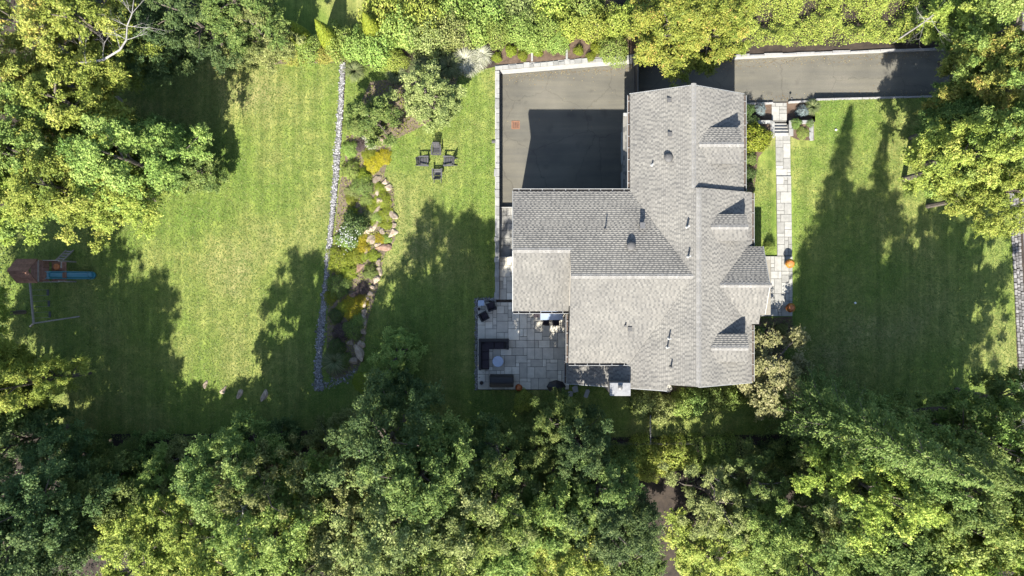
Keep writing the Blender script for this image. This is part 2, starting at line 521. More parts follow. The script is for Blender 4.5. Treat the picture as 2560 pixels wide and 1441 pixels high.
M['leaf_white'] = leaf_mat('blades_pale', [(0, (0.1700, 0.1785, 0.1020)), (0.5, (0.3060, 0.3060, 0.2210)), (1, (0.4250, 0.4165, 0.3400))])
M['leaf_purple'] = leaf_mat('leaves_purple', [(0, (0.0340, 0.0255, 0.0255)), (0.5, (0.0850, 0.0638, 0.0595)), (1, (0.1700, 0.1318, 0.1190))])
M['flower'] = leaf_mat('mum_flowers', [(0, (0.2210, 0.0425, 0.0298)), (0.35, (0.3230, 0.1445, 0.0255)), (1, (0.3740, 0.2635, 0.0425))], hue=0.015)
M['flower_orange'] = leaf_mat('orange_mum_flowers', [(0, (0.2380, 0.0425, 0.0170)), (0.5, (0.4250, 0.1020, 0.0170)), (1, (0.5100, 0.1700, 0.0255))], hue=0.01)
M['blossom'] = leaf_mat('white_blossom', [(0, (0.2550, 0.2720, 0.2380)), (1, (0.3825, 0.3910, 0.3570))])
M['grass_blade'] = leaf_mat('lawn_blades', [(0, (0.0433, 0.0724, 0.0126)), (0.5, (0.0929, 0.1322, 0.0252)), (1, (0.1535, 0.1692, 0.0488))], transl=0.25, hue=0)

# ------------------------------------------------------------------ levels of the place
# lawn = 0.  The drive is cut in below it: the court by the garage is the lowest.
def drive_z(x, y=0):
    pts = [(-2, -1.2), (9, -1.2), (19, -0.62), (26, -0.42), (36, -0.16), (45, -0.06), (80, -0.06)]
    for (x0, z0), (x1, z1) in zip(pts, pts[1:]):
        if x <= x1:
            t = max(0.0, (x - x0) / (x1 - x0))
            return z0 + (z1 - z0) * t
    return -0.06


DRIVE_N = [(-1.02, 17.0), (4, 17.42), (9.8, 17.9), (17.5, 18.05), (24, 18.3), (33, 18.6), (46, 18.9), (75, 19.2)]
DRIVE_S = [(75, 15.6), (46, 15.25), (33, 15.0), (23.7, 14.75)]
HOLE = DRIVE_N + DRIVE_S + [(23.7, 13.05), (21.68, 13.05), (21.68, 12.02), (20.42, 12.02), (20.42, 13.05), (16.3, 13.05), (15.9, 6.0), (1.0, 6.0), (1.0, -0.9), (-1.02, -0.9)]
sheet('ground', [(-220, -220), (220, -220), (220, 220), (-220, 220)], 0.0, M['soil'], [HOLE])

mb = MB()
cs = [(-1.02, 6.35, 17.0), (4, 6.35, 17.42), (8.8, 6.35, 17.82), (9.8, 12.5, 17.9), (17.5, 12.9, 18.05), (18.0, 14.52, 18.07), (23.7, 14.75, 18.3), (33, 15.0, 18.6), (46, 15.25, 18.9), (75, 15.6, 19.2)]
for (x0, s0, n0), (x1, s1, n1) in zip(cs, cs[1:]):
    mb.add([(x0, s0, drive_z(x0)), (x1, s1, drive_z(x1)), (x1, n1, drive_z(x1)), (x0, n0, drive_z(x0))], [(0, 1, 2, 3)])
dr = mb.build('driveway', M['asphalt']); tag(dr, kind='structure')

LAWN_W = WP([(250, 120), (560, 140), (700, 150), (852, 155), (850, 300), (838, 450), (822, 600), (810, 720), (798, 860), (788, 975), (790, 1075), (520, 1092), (130, 1105), (60, 1000), (-60, 900), (-60, 560), (100, 450), (200, 300)])
LAWN_E = WP([(866, 155), (1020, 185), (1150, 185), (1238, 168), (1238, 745), (1190, 750), (1190, 975), (1420, 976), (1450, 900), (1850, 900), (1850, 450), (1840, 306), (1934, 306), (1934, 335.5), (1974.2, 335.5), (1974.2, 306), (2038, 306), (2038, 250)]) + \
    [(23.72, 14.72), (33, 14.97), (40, 15.1)] + WP([(2534, 520), (2530, 600), (2546, 1000), (2300, 1020), (2010, 1088), (1700, 1096), (1280, 1103), (1000, 1085), (786, 1085), (786, 978), (806, 860), (818, 720), (832, 600), (847, 450), (858, 300)])
sheet('lawn', WP([(540, -120), (1010, -120), (980, 40), (940, 75), (700, 95), (560, 85)]), 0.006, M['lawn'])
LW = sheet('lawn', LAWN_W, 0.006, M['lawn'])
LE = sheet('lawn', LAWN_E, 0.009, M['lawn'])

BED_ROCK = WP([(858, 320), (930, 200), (1010, 185), (1150, 175), (1225, 140), (1230, 90), (980, 60), (870, 120), (868, 160), (905, 215), (935, 235)][0:0] + [(866, 330), (900, 330), (905, 250), (925, 205), (1000, 195), (1040, 190), (1150, 178), (1130, 240), (1100, 290), (1030, 330), (985, 350), (975, 380), (960, 440), (985, 470), (988, 600), (960, 640), (945, 720), (920, 800), (905, 900), (890, 935), (840, 950), (815, 930), (818, 800), (828, 700), (836, 600), (848, 470), (862, 400)])
sheet('planting_bed', BED_ROCK, 0.014, M['dirt'])
BED_N = WP([(1240, 160), (1232, 120), (1270, 60), (1590, 40), (1583, 150)])
sheet('planting_bed', [(-1.2, 17.45), (-1.6, 19.5), (-0.5, 22), (10, 22), (10, 18.2), (4, 17.8)], 0.010, M['mulch'])
sheet('planting_bed', WP([(640, 150), (720, 140), (862, 140), (862, 157), (760, 160), (660, 162)]), 0.012, M['dirt'])
# bed along the east front, lower part by the drive and upper part by the house
sheet('planting_bed', [(15.9, 13.05), (23.7, 13.05), (23.7, 14.76), (17.6, 14.5)], -0.52, M['mulch'])
sheet('planting_bed', WP([(1840, 306), (1933, 306), (1933, 330), (1925, 360), (1895, 395), (1885, 480), (1840, 500)]), 0.012, M['mulch'])
sheet('planting_bed', WP([(1976, 306), (2034, 306), (2036, 352), (1995, 350), (1976, 342)]), 0.012, M['mulch'])
sheet('planting_bed', WP([(1850, 800), (1980, 792), (1985, 830), (1960, 870), (1965, 960), (1850, 990)]), 0.012, M['mulch'])
sheet('planting_bed', WP([(1590, 930), (1850, 930), (1860, 1000), (1700, 1010), (1590, 990)]), 0.012, M['mulch'])
sheet('planting_bed', WP([(90, 1085), (520, 1085), (800, 1075), (1280, 1098), (2000, 1085), (2000, 1135), (1280, 1145), (500, 1150), (90, 1160)]), 0.011, M['soil'])

# ------------------------------------------------------------------ road beside the lot
ROAD = [(39.9, 60), (48, 60), (50, -60), (41.6, -60), (40.4, -6), (39.8, 6)]
sheet('road', ROAD, 0.012, M['road'])
rng = np.random.default_rng(5)
mb = MB()
for row in range(3):
    y = 12.0
    while y > -16:
        l = random.uniform(0.20, 0.30)
        x = 39.0 + row * 0.24 + (5 - y) * 0.055 + random.uniform(-.02, .02)
        if y < -3: x += 0.0
        mb.box((x, y, 0.03 + random.uniform(0, .03)), (0.20, l - 0.04, 0.10), tone=random.random())
        y -= l
tag(mb.build('cobblestones', M['cobble']), 'weathered granite cobble edging between the shaded lawn and the road', 'cobbles', kind='stuff')

# ------------------------------------------------------------------ retaining walls with capstones
def wall_run(name, pts, label, thick=0.34, z_top=0.03, side=1, cap=True, cap_w=0.42, lmin=0.35, lmax=0.8, bottom=-1.4, face=None, group=None, capmat=None):
    root = empty(name, (pts[0][0], pts[0][1], 0))
    tag(root, label, 'wall', group)
    ox, oy = pts[0]
    mb = MB()
    for (x0, y0), (x1, y1) in zip(pts, pts[1:]):
        d = Vector((x1 - x0, y1 - y0)); L = d.length; d /= L
        n = Vector((-d.y, d.x)) * side
        q = [(x0, y0), (x1, y1), (x1 + n.x * thick, y1 + n.y * thick), (x0 + n.x * thick, y0 + n.y * thick)]
        q = [(a - ox, b - oy) for a, b in q]
        mb.prism(q, 'z', bottom, z_top - 0.002)
    w = mb.build('wall_body', face or M['wallstone'], root)
    if cap:
        for (x0, y0), (x1, y1) in zip(pts, pts[1:]):
            d = Vector((x1 - x0, y1 - y0)); L = d.length; d /= L
            n = Vector((-d.y, d.x)) * side
            ang = math.atan2(d.y, d.x)
            t = 0.0
            while t < L - 0.1:
                l = min(random.uniform(lmin, lmax), L - t)
                wd = cap_w * random.choice((0.8, 0.9, 1.0, 1.0, 1.15, 1.3))
                off = -0.03 + wd / 2
                m2 = MB(); hx, hy = (l - 0.03) / 2, wd / 2
                jit = [random.uniform(-.025, .025) for _ in range(4)]
                poly = [(-hx, -hy), (hx, -hy), (hx + jit[0], hy + jit[1]), (-hx + jit[2], hy + jit[3])]
                if side < 0: poly = [(a, -b) for a, b in poly]
                m2.prism(poly, 'z', 0, 0.07 + random.uniform(0, 0.015))
                c = m2.build('capstone', capmat or M['cap'], root, bevel=0.008)
                c.location = (x0 + d.x * (t + l / 2) + n.x * off - ox, y0 + d.y * (t + l / 2) + n.y * off - oy, z_top)
                c.rotation_euler = (0, 0, ang)
                t += l
    return root


wall_run('retaining_wall', [(-1.02, -0.9), (-1.02, 16.95)], 'long dry-laid stone retaining wall between the chair lawn and the parking court', thick=0.3, side=1, cap_w=0.30)
wall_run('retaining_wall', [(-1.30, 17.02), (9.75, 17.92)], 'pale stone retaining wall along the top of the parking court', side=1, lmin=0.3, lmax=0.6, cap_w=0.30)
wall_run('kerb_wall', [(17.4, 18.06), (24, 18.31), (33, 18.61), (46, 18.91)], 'thin pale stone kerb along the far side of the driveway under the green bank', thick=0.12, z_top=0.06, cap=True, cap_w=0.13, lmin=0.9, lmax=1.5, capmat=M['kerb'])
wall_run('kerb_wall', [(23.7, 14.74), (33, 14.99), (46, 15.24)], 'stone kerb wall between driveway and the front lawn', thick=0.12, z_top=0.02, side=-1, cap=True, cap_w=0.11, lmin=0.9, lmax=1.5, capmat=M['kerb'])
wall_run('kerb_wall', [(16.9, 14.47), (20.55, 14.60)], 'short stone kerb between driveway and the bed beside the house', thick=0.12, z_top=-0.46, side=-1, cap=True, cap_w=0.11, lmin=0.9, lmax=1.5, capmat=M['kerb'], bottom=-1.0)
wall_run('kerb_wall', [(21.75, 14.66), (23.7, 14.74)], 'short stone kerb in front of the blue spruce and fountain grass', thick=0.12, z_top=-0.42, side=-1, cap=True, cap_w=0.11, lmin=0.9, lmax=1.5, capmat=M['kerb'], bottom=-1.0)
wall_run('garden_wall', [(18.1, 13.04), (20.15, 13.04), (20.42, 12.95), (20.42, 11.7)], 'low stone garden wall around the lime shrub, house side of the steps', thick=0.24, z_top=0.06, side=-1, cap_w=0.26, bottom=-0.6)
wall_run('garden_wall', [(21.60, 11.85), (21.60, 13.04), (23.45, 13.04), (23.45, 11.5)], 'low stone garden wall around the small bed, lawn side of the steps', thick=0.24, z_top=0.06, side=-1, cap_w=0.26, bottom=-0.6)

# dark gate across the drive
g = empty('driveway_gate', (9.75, 15.4, 0)); tag(g, 'dark slatted driveway gate between the pale wall and the house corner', 'gate')
for k, yy in enumerate((2.35, -1.75)):
    MB().box((0, yy, -0.35), (0.16, 0.16, 1.7)).build('post', M['wallstone'] if k == 0 else M['dark_metal'], g)
for k in range(10):
    MB().box((0, 0.3, -1.05 + k * 0.15), (0.03, 3.9, 0.12)).build('slat', M['dark_metal'], g)
MB().box((0, 0.3, 0.46), (0.07, 4.0, 0.05)).build('top_rail', M['grey_metal'], g)

# ------------------------------------------------------------------ flagstones
FLAG_MESH = {}
def flag_mesh(w, h, key):
    k = (round(w, 3), round(h, 3), key)
    if k not in FLAG_MESH:
        m2 = MB(); m2.box((0, 0, -0.03), (w - 0.028, h - 0.028, 0.06))
        FLAG_MESH[k] = m2.mesh('flagstone', bevel=0.006)
    return FLAG_MESH[k]


def pave(root, x0, y0, x1, y1, z, mat, cell=0.3, sizes=None, seed=1, skip=None, skew=0.0, zfun=None):
    """random ashlar paving: each stone an object"""
    rnd = random.Random(seed)
    nx, ny = max(1, round((x1 - x0) / cell)), max(1, round((y1 - y0) / cell))
    cx, cy = (x1 - x0) / nx, (y1 - y0) / ny
    used = [[False] * ny for _ in range(nx)]
    sizes = sizes or [(2, 2), (3, 2), (2, 3), (2, 1), (1, 2), (3, 3), (1, 1), (2, 2), (3, 2), (2, 4)]
    for j in range(ny):
        for i in range(nx):
            if used[i][j]: continue
            opts = sizes[:]; rnd.shuffle(opts); opts.append((1, 1))
            for a, b in opts:
                if i + a > nx or j + b > ny: continue
                if any(used[i + p][j + q] for p in range(a) for q in range(b)): continue
                for p in range(a):
                    for q in range(b): used[i + p][j + q] = True
                X = x0 + (i + a / 2) * cx; Y = y0 + (j + b / 2) * cy
                X += skew * (Y - y0)
                if skip and skip(X, Y): break
                o = bpy.data.objects.new('flagstone', flag_mesh(a * cx, b * cy, mat.name))
                if not o.data.materials: o.data.materials.append(mat)
                COL.objects.link(o); o.parent = root
                zz = zfun(Y) if zfun else z
                o.location = (X, Y, zz + rnd.uniform(-.004, .004))
                if zfun:
                    o.rotation_euler = (math.atan2(zfun(Y + .5) - zfun(Y - .5), 1), 0, 0)
                else:
                    o.rotation_euler = (rnd.uniform(-.004, .004), rnd.uniform(-.004, .004), 0)
                break


# patio behind the house
PX0, PX1 = W(1194, 0)[0], 4.45
PY0, PY1 = W(0, 974)[1], W(0, 756)[1]
pt = sheet('patio', [(PX0, PY0), (PX1, PY0), (PX1, PY1), (-0.95, PY1), (PX0, PY1)], 0.020, M['joint'])
pave(pt, PX0, PY0, PX1, PY1, 0.065, M['flag_blue'], seed=3, skip=lambda x, y: (x > 1.2 and y > -1.2 and x < 4.4 and False))
sw = empty('side_path', (0, 0, 0)); tag(sw, 'side path of flagstones', kind='structure')
zf2 = lambda y: -0.02 - (y + 0.95) * 0.13
zf1 = lambda y: -0.62 - (y - 2.45) * 0.115
sheet('path_bed', [(-1.02, -0.95), (0.75, -0.95), (0.75, 2.42), (-1.02, 2.42)], lambda x, y: zf2(y) - 0.03, M['joint'], kind=None, parent=sw)
sheet('path_bed', [(-1.02, 2.44), (0.75, 2.44), (0.75, 6.36), (-1.02, 6.36)], lambda x, y: zf1(y) - 0.03, M['joint'], kind=None, parent=sw)
pave(sw, -0.98, -1.0, 0.7, 2.42, 0, M['flag_blue'], seed=5, zfun=zf2)
pave(sw, -0.98, 2.44, 0.7, 6.36, 0, M['flag'], seed=6, zfun=zf1)
MB().box((-0.13, 2.43, -0.35), (1.74, 0.06, 0.5)).build('step_riser', M['cap'], sw)
MB().box((-0.13, 6.39, -1.0), (1.74, 0.06, 0.36)).build('step_riser', M['cap'], sw)

# front path
fp = empty('front_path', (0, 0, 0)); tag(fp, 'front path of pale flagstones', kind='structure')
def bedsheet(x0, y0, x1, y1, z, dx=0.0):
    sheet('path_bed', [(x0, y0), (x1, y0), (x1 + dx, y1), (x0 + dx, y1)], z, M['joint'], kind=None, parent=fp)
xa0, xa1 = W(1937, 0)[0], W(1973.5, 0)[0]
skw = -0.0125
yA, yB, yC = W(0, 640)[1], W(0, 443)[1], W(0, 333)[1]
xb0, xb1 = W(1942, 0)[0], W(1979, 0)[0]
bedsheet(xb0 - .01, yA, xb1 + .01, yB, 0.08, skw * (yB - yA))
pave(fp, xb0, yA, xb1, yB, 0.125, M['flag'], cell=0.29, seed=11, skew=skw)
s2 = skw * (yB - yA)
MB().box(((xb0 + xb1) / 2 + s2, yB + 0.0, 0.05), (xb1 - xb0, 0.10, 0.15)).build('step', M['cap'], fp)
bedsheet(xb0 + s2, yB + .05, xb1 + s2, yC, 0.014, skw * (yC - yB))
pave(fp, xb0 + s2, yB + .06, xb1 + s2, yC, 0.05, M['flag'], cell=0.29, seed=12, skew=skw)
# ground is cut lower by the steps: three broad treads
for k in range(3):
    MB().box((W(1955.5, 0)[0], yC + 0.14 + k * 0.28, -0.17 - k * 0.15), (1.16, 0.30, 0.15)).build('step', M['flag'], fp, bevel=0.01)
MB().box((W(1955.5, 0)[0], yC - 0.12, -0.005), (1.16, 0.26, 0.12)).build('step', M['flag'], fp, bevel=0.01)
bedsheet(20.45, 13.06, 21.65, 14.62, -0.516)
pave(fp, 20.45, 13.2, 21.65, 14.6, -0.47, M['flag'], cell=0.28, seed=14)
# entrance terrace
xe0, xe1, ye0, ye1 = 17.6, W(1980, 0)[0], W(0, 791)[1], W(0, 641)[1]
bedsheet(xe0, ye0, xe1, ye1, 0.08)
pave(fp, xe0, ye0, xe1, ye1, 0.125, M['flag'], cell=0.29, seed=15)

# ------------------------------------------------------------------ house
house = empty('house', (12, 2, 0))
HX, HY = 12.0, 2.0
tag(house, 'large house with grey shingled gable roofs and stone chimney', 'house')

def hb(mbuild, name, mat, parent=None, **k):
    """builds in world coordinates, parented to the house"""
    o = mbuild.build(name, mat, None, **k)
    o.parent = parent or house
    o.matrix_parent_inverse = Matrix.Translation((-HX, -HY, 0)) if (parent is None) else Matrix.Identity(4)
    return o

E, RZ = 5.5, 7.6
MWEST = 2.1 / 3.92
ME_N = 2.1 / 4.06
ME_S = 2.261 / 4.32
MWING = 2.1 / 5.98
YN, YS = 13.57, -6.6
def z_west(x): return RZ - (12.18 - x) * MWEST
def z_en(x): return RZ - (x - 12.18) * ME_N
def z_es(x): return 7.761 - (x - 12.48) * ME_S
def z_wn(y): return RZ - (y - 0.8) * MWING
def z_ws(y): return RZ - (0.8 - y) * MWING
def z_w6(y): return 6.978 - (2.57 - y) * MWING

planes = []   # (list of xy polygons, z function, horizontal upslope direction)
planes.append(([[(8.26, 13.57), (8.26, 6.78), (12.18, 0.8), (12.18, 13.57)],
               [(12.18, 6.7), (12.18, -6.6), (12.48, -6.6), (12.48, 6.7)],
               [(12.18, 0.8), (8.26, -5.26), (8.26, -6.6), (12.18, -6.6)],
               [(4.0, -6.6), (4.0, -7.0), (10.6, -7.0), (10.6, -6.6)],
               [(4.0, -4.85), (4.0, -6.6), (8.26, -6.6), (8.26, -4.85)]], lambda x, y: z_west(x), (1, 0)))
planes.append(([[(12.18, 6.7), (16.24, 6.7), (16.24, 13.57), (12.18, 13.57)]], lambda x, y: z_en(x), (-1, 0)))
planes.append(([[(12.48, -6.6), (16.8, -6.6), (16.8, 6.7), (12.48, 6.7)]], lambda x, y: z_es(x), (-1, 0)))
planes.append(([[(0.08, 6.78), (0.08, 2.57), (3.95, 2.57), (3.95, 6.78)],
               [(3.95, 6.78), (3.95, 0.8), (12.18, 0.8), (8.26, 6.78)]], lambda x, y: z_wn(y), (0, -1)))
planes.append(([[(3.95, 0.8), (3.95, -5.26), (8.26, -5.26), (12.18, 0.8)]], lambda x, y: z_ws(y), (0, 1)))
planes.append(([[(0.08, 2.57), (0.08, -1.62), (3.95, -1.62), (3.95, 2.57)]], lambda x, y: z_w6(y), (0, 1)))
ridges = [((12.18, 6.7, 7.6), (12.18, 13.57, 7.6), MWEST, ME_N), ((12.48, -6.6, 7.761), (12.48, 6.7, 7.761), MWEST, ME_S),
          ((3.95, 0.8, 7.6), (12.0, 0.8, 7.6), MWING, MWING), ((0.08, 2.57, 6.978), (3.95, 2.57, 6.978), MWING, MWING)]
wall = MB()

def dormer(yc, zr, ze, half, xa_fn, xe, notch=None, wallx=0.28):
    xa, xv = xa_fn(zr), xa_fn(ze)
    m = (zr - ze) / half
    planes.append(([[(xa, yc), (xe, yc), (xe, yc + half), (xv, yc + half)]], lambda x, y: zr - (y - yc) * m, (0, -1)))
    if notch:
        yn, xn = notch
        t = (yc - yn) / half
        xm = xa + (xv - xa) * t
        planes.append(([[(xa, yc), (xm, yn), (xe, yn), (xe, yc)], [(xm, yn), (xv, yc - half), (xn, yc - half), (xn, yn)]], lambda x, y: zr - (yc - y) * m, (0, 1)))
    else:
        planes.append(([[(xa, yc), (xv, yc - half), (xe, yc - half), (xe, yc)]], lambda x, y: zr - (yc - y) * m, (0, 1)))
    ridges.append(((xa + .1, yc, zr), (xe, yc, zr), m, m))
    h2 = half - 0.2
    wx = xe - wallx
    zb = 4.5
    wall.prism([(yc - h2, zb), (yc + h2, zb), (yc + h2, zr - m * h2 - .05), (yc, zr - .05), (yc - h2, zr - m * h2 - .05)], 'x', xv - 0.2, wx)
    return wx

xaN = lambda z: 12.18 + (7.6 - z) / ME_N
xaS = lambda z: 12.48 + (7.761 - z) / ME_S
d1 = dormer(9.65, 7.45, 7.0, 1.22, xaN, 15.45)
d2 = dormer(4.1, 7.33, 7.0, 0.9, xaS, 15.9)
d3 = dormer(-4.05, 7.33, 7.0, 0.95, xaS, 15.95)
d4 = dormer(0.19, 6.95, 5.7, 2.7, xaS, 17.5, notch=(-1.8, 17.2), wallx=0.35)

# walls
def wprism(poly, axis, a, b): wall.prism(poly, axis, a, b)
zb = -1.5
wall.prism([(8.75, zb), (15.8, zb), (15.8, 5.45), (12.18, 7.45), (8.75, 5.6)], 'y', 6.0, 13.15)     # north part
wall.prism([(8.9, zb), (16.35, zb), (16.35, 5.5), (12.48, 7.55), (8.9, 5.65)], 'y', -6.25, 6.55)      # south part
wall.prism([(-4.85, -.05), (6.4, zb), (6.4, 5.45), (0.8, 7.4), (-4.85, 5.4)], 'x', 4.4, 11.5)        # wing
wall.prism([(-1.25, -.05), (6.4, zb), (6.4, 5.45), (2.57, 6.8), (-1.25, 5.45)], 'x', 0.5, 4.5)        # west end
wall.prism([(4.4, -.05), (9.5, -.05), (9.5, 5.9), (4.4, 3.2)], 'y', -6.65, -4.8)                      # lower lean-to
wall.prism([(-1.9, 0), (2.2, 0), (2.2, 5.6), (-1.9, 5.6)], 'x', 16.0, 17.1)                           # entrance bay
hb(wall, 'wall', M['wall'])
# step in the east roof where the south part stands higher
st = MB(); st.prism([(12.2, 7.55), (16.75, 5.2), (16.75, 5.44), (12.48, 7.70)], 'y', 6.45, 6.66)
hb(st, 'gable_fascia', M['wall'])

# roof deck + shingles
def clip(poly, conv):
    """clip polygon by convex polygon (both ccw)"""
    out = poly
    n = len(conv)
    for i in range(n):
        a, b = conv[i], conv[(i + 1) % n]
        ex, ey = b[0] - a[0], b[1] - a[1]
        res = []
        for j in range(len(out)):
            p, q = out[j], out[(j + 1) % len(out)]
            sp = ex * (p[1] - a[1]) - ey * (p[0] - a[0])
            sq = ex * (q[1] - a[1]) - ey * (q[0] - a[0])
            if sp >= 0: res.append(p)
            if (sp >= 0) != (sq >= 0):
                t = sp / (sp - sq)
                res.append((p[0] + (q[0] - p[0]) * t, p[1] + (q[1] - p[1]) * t))
        out = res
        if len(out) < 3: return []
    return out

def ccw(p):
    a = sum(p[i][0] * p[(i + 1) % len(p)][1] - p[(i + 1) % len(p)][0] * p[i][1] for i in range(len(p)))
    return p if a > 0 else p[::-1]

deck, sh = MB(), MB()
rs = random.Random(21)
for polys, zf, up in planes:
    slope = abs(zf(up[0], up[1]) - zf(0, 0))
    ch = 0.145 / math.sqrt(1 + slope * slope) * 1.0      # course depth in plan
    uax = (-up[1], up[0])
    for poly in polys:
        poly = ccw(poly)
        n = len(poly)
        top = [(x, y, zf(x, y)) for x, y in poly]
        bot = [(x, y, zf(x, y) - 0.16) for x, y in poly]
        deck.add(top + bot, [tuple(range(n)), tuple(range(2 * n - 1, n - 1, -1))] + [(i, i + n, (i + 1) % n + n, (i + 1) % n) for i in range(n)])
        vs = [x * up[0] + y * up[1] for x, y in poly]
        us = [x * uax[0] + y * uax[1] for x, y in poly]
        k0, k1 = math.floor(min(vs) / ch), math.ceil(max(vs) / ch)
        for k in range(k0, k1):
            v0, v1 = k * ch, (k + 1) * ch + 0.01
            rs.seed(k * 7919 + round(up[0]) * 101 + round(up[1]) * 1009)
            u = math.floor(min(us)) - rs.random()
            flip = rs.random() < .5
            while u < max(us):
                if flip:
                    w = rs.uniform(0.09, 0.17); raised = 0.004; tone = rs.choice((0.32, 0.42, 0.52, 0.62))  # recessed tabs toned darker, painting in the shadow line of the teeth
                else:
                    w = rs.uniform(0.12, 0.24); raised = 0.016; tone = min(1, max(0, rs.gauss(0.80, 0.08)))
                flip = not flip
                cor = [(u, v0), (u + w, v0), (u + w, v1), (u, v1)]
                rect = ccw([(a * uax[0] + b * up[0], a * uax[1] + b * up[1]) for a, b in cor])
                u += w
                c = clip(rect, poly)
                if len(c) < 3: continue
                m = len(c)
                tv, bv = [], []
                for x, y in c:
                    t = (x * up[0] + y * up[1] - v0) / ch
                    z = zf(x, y)
                    tv.append((x, y, z + (0.024 + raised) * (1 - t) + 0.006)); bv.append((x, y, z + 0.001))
                sh.add(tv + bv, [tuple(range(m))] + [(i, i + m, (i + 1) % m + m, (i + 1) % m) for i in range(m)], tone)
roof = hb(deck, 'roof', M['deck'])
shm = bpy.data.meshes.new('shingles')
shm.from_pydata(sh.v, [], sh.f)
at = shm.attributes.new("tone", 'FLOAT', 'POINT'); at.data.foreach_set("value", np.array(sh.t, dtype=np.float32))
so = link('shingles', shm, M['shingle'], roof); so["kind"] = 'stuff'
# ridge caps
for (a, b, m1, m2) in ridges:
    a, b = Vector(a), Vector(b)
    L = (b - a).length; d = (b - a) / L; n = Vector((-d.y, d.x, 0))
    me = MB()
    w, ex = 0.17, 0.27
    # left side of d has slope (m1 for west when d=+Y); symmetrical enough
    me.add([(0, 0, .035), (ex, 0, .02), (ex, w, .02 - m1 * w), (0, w, .035 - m1 * w), (ex, -w, .02 - m2 * w), (0, -w, .035 - m2 * w), (0, w, .0 - m1 * w), (0, -w, .0 - m2 * w), (0, 0, 0)],
           [(0, 1, 2, 3), (0, 5, 4, 1), (0, 3, 6, 8), (0, 8, 7, 5)])
    cm = me.mesh('ridge_cap')
    k = 0
    while k * 0.25 < L - 0.05:
        c = link('ridge_cap', cm, M['ridge'], roof)
        p = a + d * (k * 0.25)
        c.location = (p.x, p.y, p.z + 0.006)
        c.rotation_euler = (0, 0, math.atan2(d.y, d.x))
        k += 1

# gutters with hangers
def gutter(p0, p1, out):
    """p0-p1 along the eave, out = outward horizontal direction"""
    p0, p1, o_ = Vector(p0), Vector(p1), Vector((*out, 0))
    gm = MB()
    gm.bar(p0 + o_ * 0.145, p1 + o_ * 0.145, 0.028, 0.14)
    gt = hb(gm, 'gutter', M['trim'])
    g2 = MB(); g2.bar(p0 + o_ * 0.07 + Vector((0, 0, -.05)), p1 + o_ * 0.07 + Vector((0, 0, -.05)), 0.12, 0.02)
    l2 = g2.build('gutter_trough', M['gutter_in'], gt)
    L = (p1 - p0).length; n = max(2, int(L / 0.75)); d = (p1 - p0) / L
    h = MB(); h.box((0, 0, 0), (0.035, 0.13, 0.012)); hm = h.mesh('hanger')
    for i in range(n):
        p = p0 + d * (L * (i + .5) / n) + o_ * 0.07 + Vector((0, 0, .05))
        c = link('hanger', hm, M['trim'], gt)
        c.location = p; c.rotation_euler = (0, 0, math.atan2(d.y, d.x))
gutter((0.08, 6.80, 5.42), (8.26, 6.80, 5.42), (0, 1))
gutter((0.08, -1.64, 5.42), (3.95, -1.64, 5.42), (0, -1))
gutter((3.98, -5.28, 5.42), (8.3, -5.28, 5.42), (0, -1))
gutter((3.93, -5.25, 5.40), (3.93, -1.9, 5.40), (-1, 0))
gutter((3.98, -7.0, 3.12), (3.98, -4.9, 3.12), (-1, 0))
gutter((16.26, 6.8, 5.42), (16.26, 13.5, 5.42), (1, 0))
gutter((16.82, 2.95, 5.42), (16.82, 6.65, 5.42), (1, 0))
gutter((16.82, -6.55, 5.42), (16.82, -2.6, 5.42), (1, 0))
gutter((8.24, 6.95, 5.42), (8.24, 13.5, 5.42), (-1, 0))
# rake boards on the gables
for (a, b) in (((8.26, 13.60, 5.42), (12.18, 13.60, 7.52)), ((12.18, 13.60, 7.52), (16.24, 13.60, 5.42)),
               ((12.48, -6.63, 7.68), (16.8, -6.63, 5.42)), ((4.0, -7.03, 3.15), (10.6, -7.03, 6.67)), ((0.05, 2.57, 6.88), (0.05, 6.78, 5.40)), ((0.05, 2.57, 6.88), (0.05, -1.62, 5.40)),
               ((17.53, 0.19, 6.86), (17.53, 2.89, 5.61)), ((17.53, 0.19, 6.86), (17.53, -1.8, 5.94))):
    hb(MB().bar(a, b, 0.045, 0.16), 'rake_board', M['trim'])
# porch slab over the entrance, with posts
ps = MB(); ps.box((17.5, 0.05, 3.86), (2.4, 4.0, 0.16)); hb(ps, 'porch_roof', M['tan_trim'])
for yy in (-1.7, 1.8):
    pp = MB(); pp.box((18.45, yy, 1.9), (0.22, 0.22, 3.75)); hb(pp, 'porch_post', M['trim'])
fd = MB(); fd.box((17.12, 0.1, 1.15), (0.06, 1.05, 2.2)); hb(fd, 'front_door', M['dark_metal'])
# pent roof above the garage doors
pn = MB(); pn.add([(8.78, 6.45, 2.75), (8.78, 12.75, 2.75), (8.28, 12.75, 2.42), (8.28, 6.45, 2.42), (8.78, 6.45, 2.4), (8.78, 12.75, 2.4), (8.28, 12.75, 2.36), (8.28, 6.45, 2.36)],
                   [(0, 3, 2, 1), (4, 5, 6, 7), (0, 1, 5, 4), (2, 3, 7, 6), (0, 4, 7, 3), (1, 2, 6, 5)])
pr = hb(pn, 'pent_roof', M['deck'])
ps2 = MB()
for k in range(4):
    y = 6.45
    while y < 12.74:
        w = min(random.uniform(.18, .4), 12.75 - y)
        x0, x1 = 8.27 + k * .128, 8.27 + (k + 1) * .128
        z0, z1 = 2.42 + k * .0845, 2.42 + (k + 1) * .0845
        ps2.add([(x0, y, z0 + .03), (x0, y + w, z0 + .03), (x1, y + w, z1 + .008), (x1, y, z1 + .008), (x0, y, z0), (x0, y + w, z0)], [(0, 3, 2, 1), (0, 1, 5, 4)], random.choice((.2, .4, .75, .85, .9)))
        y += w
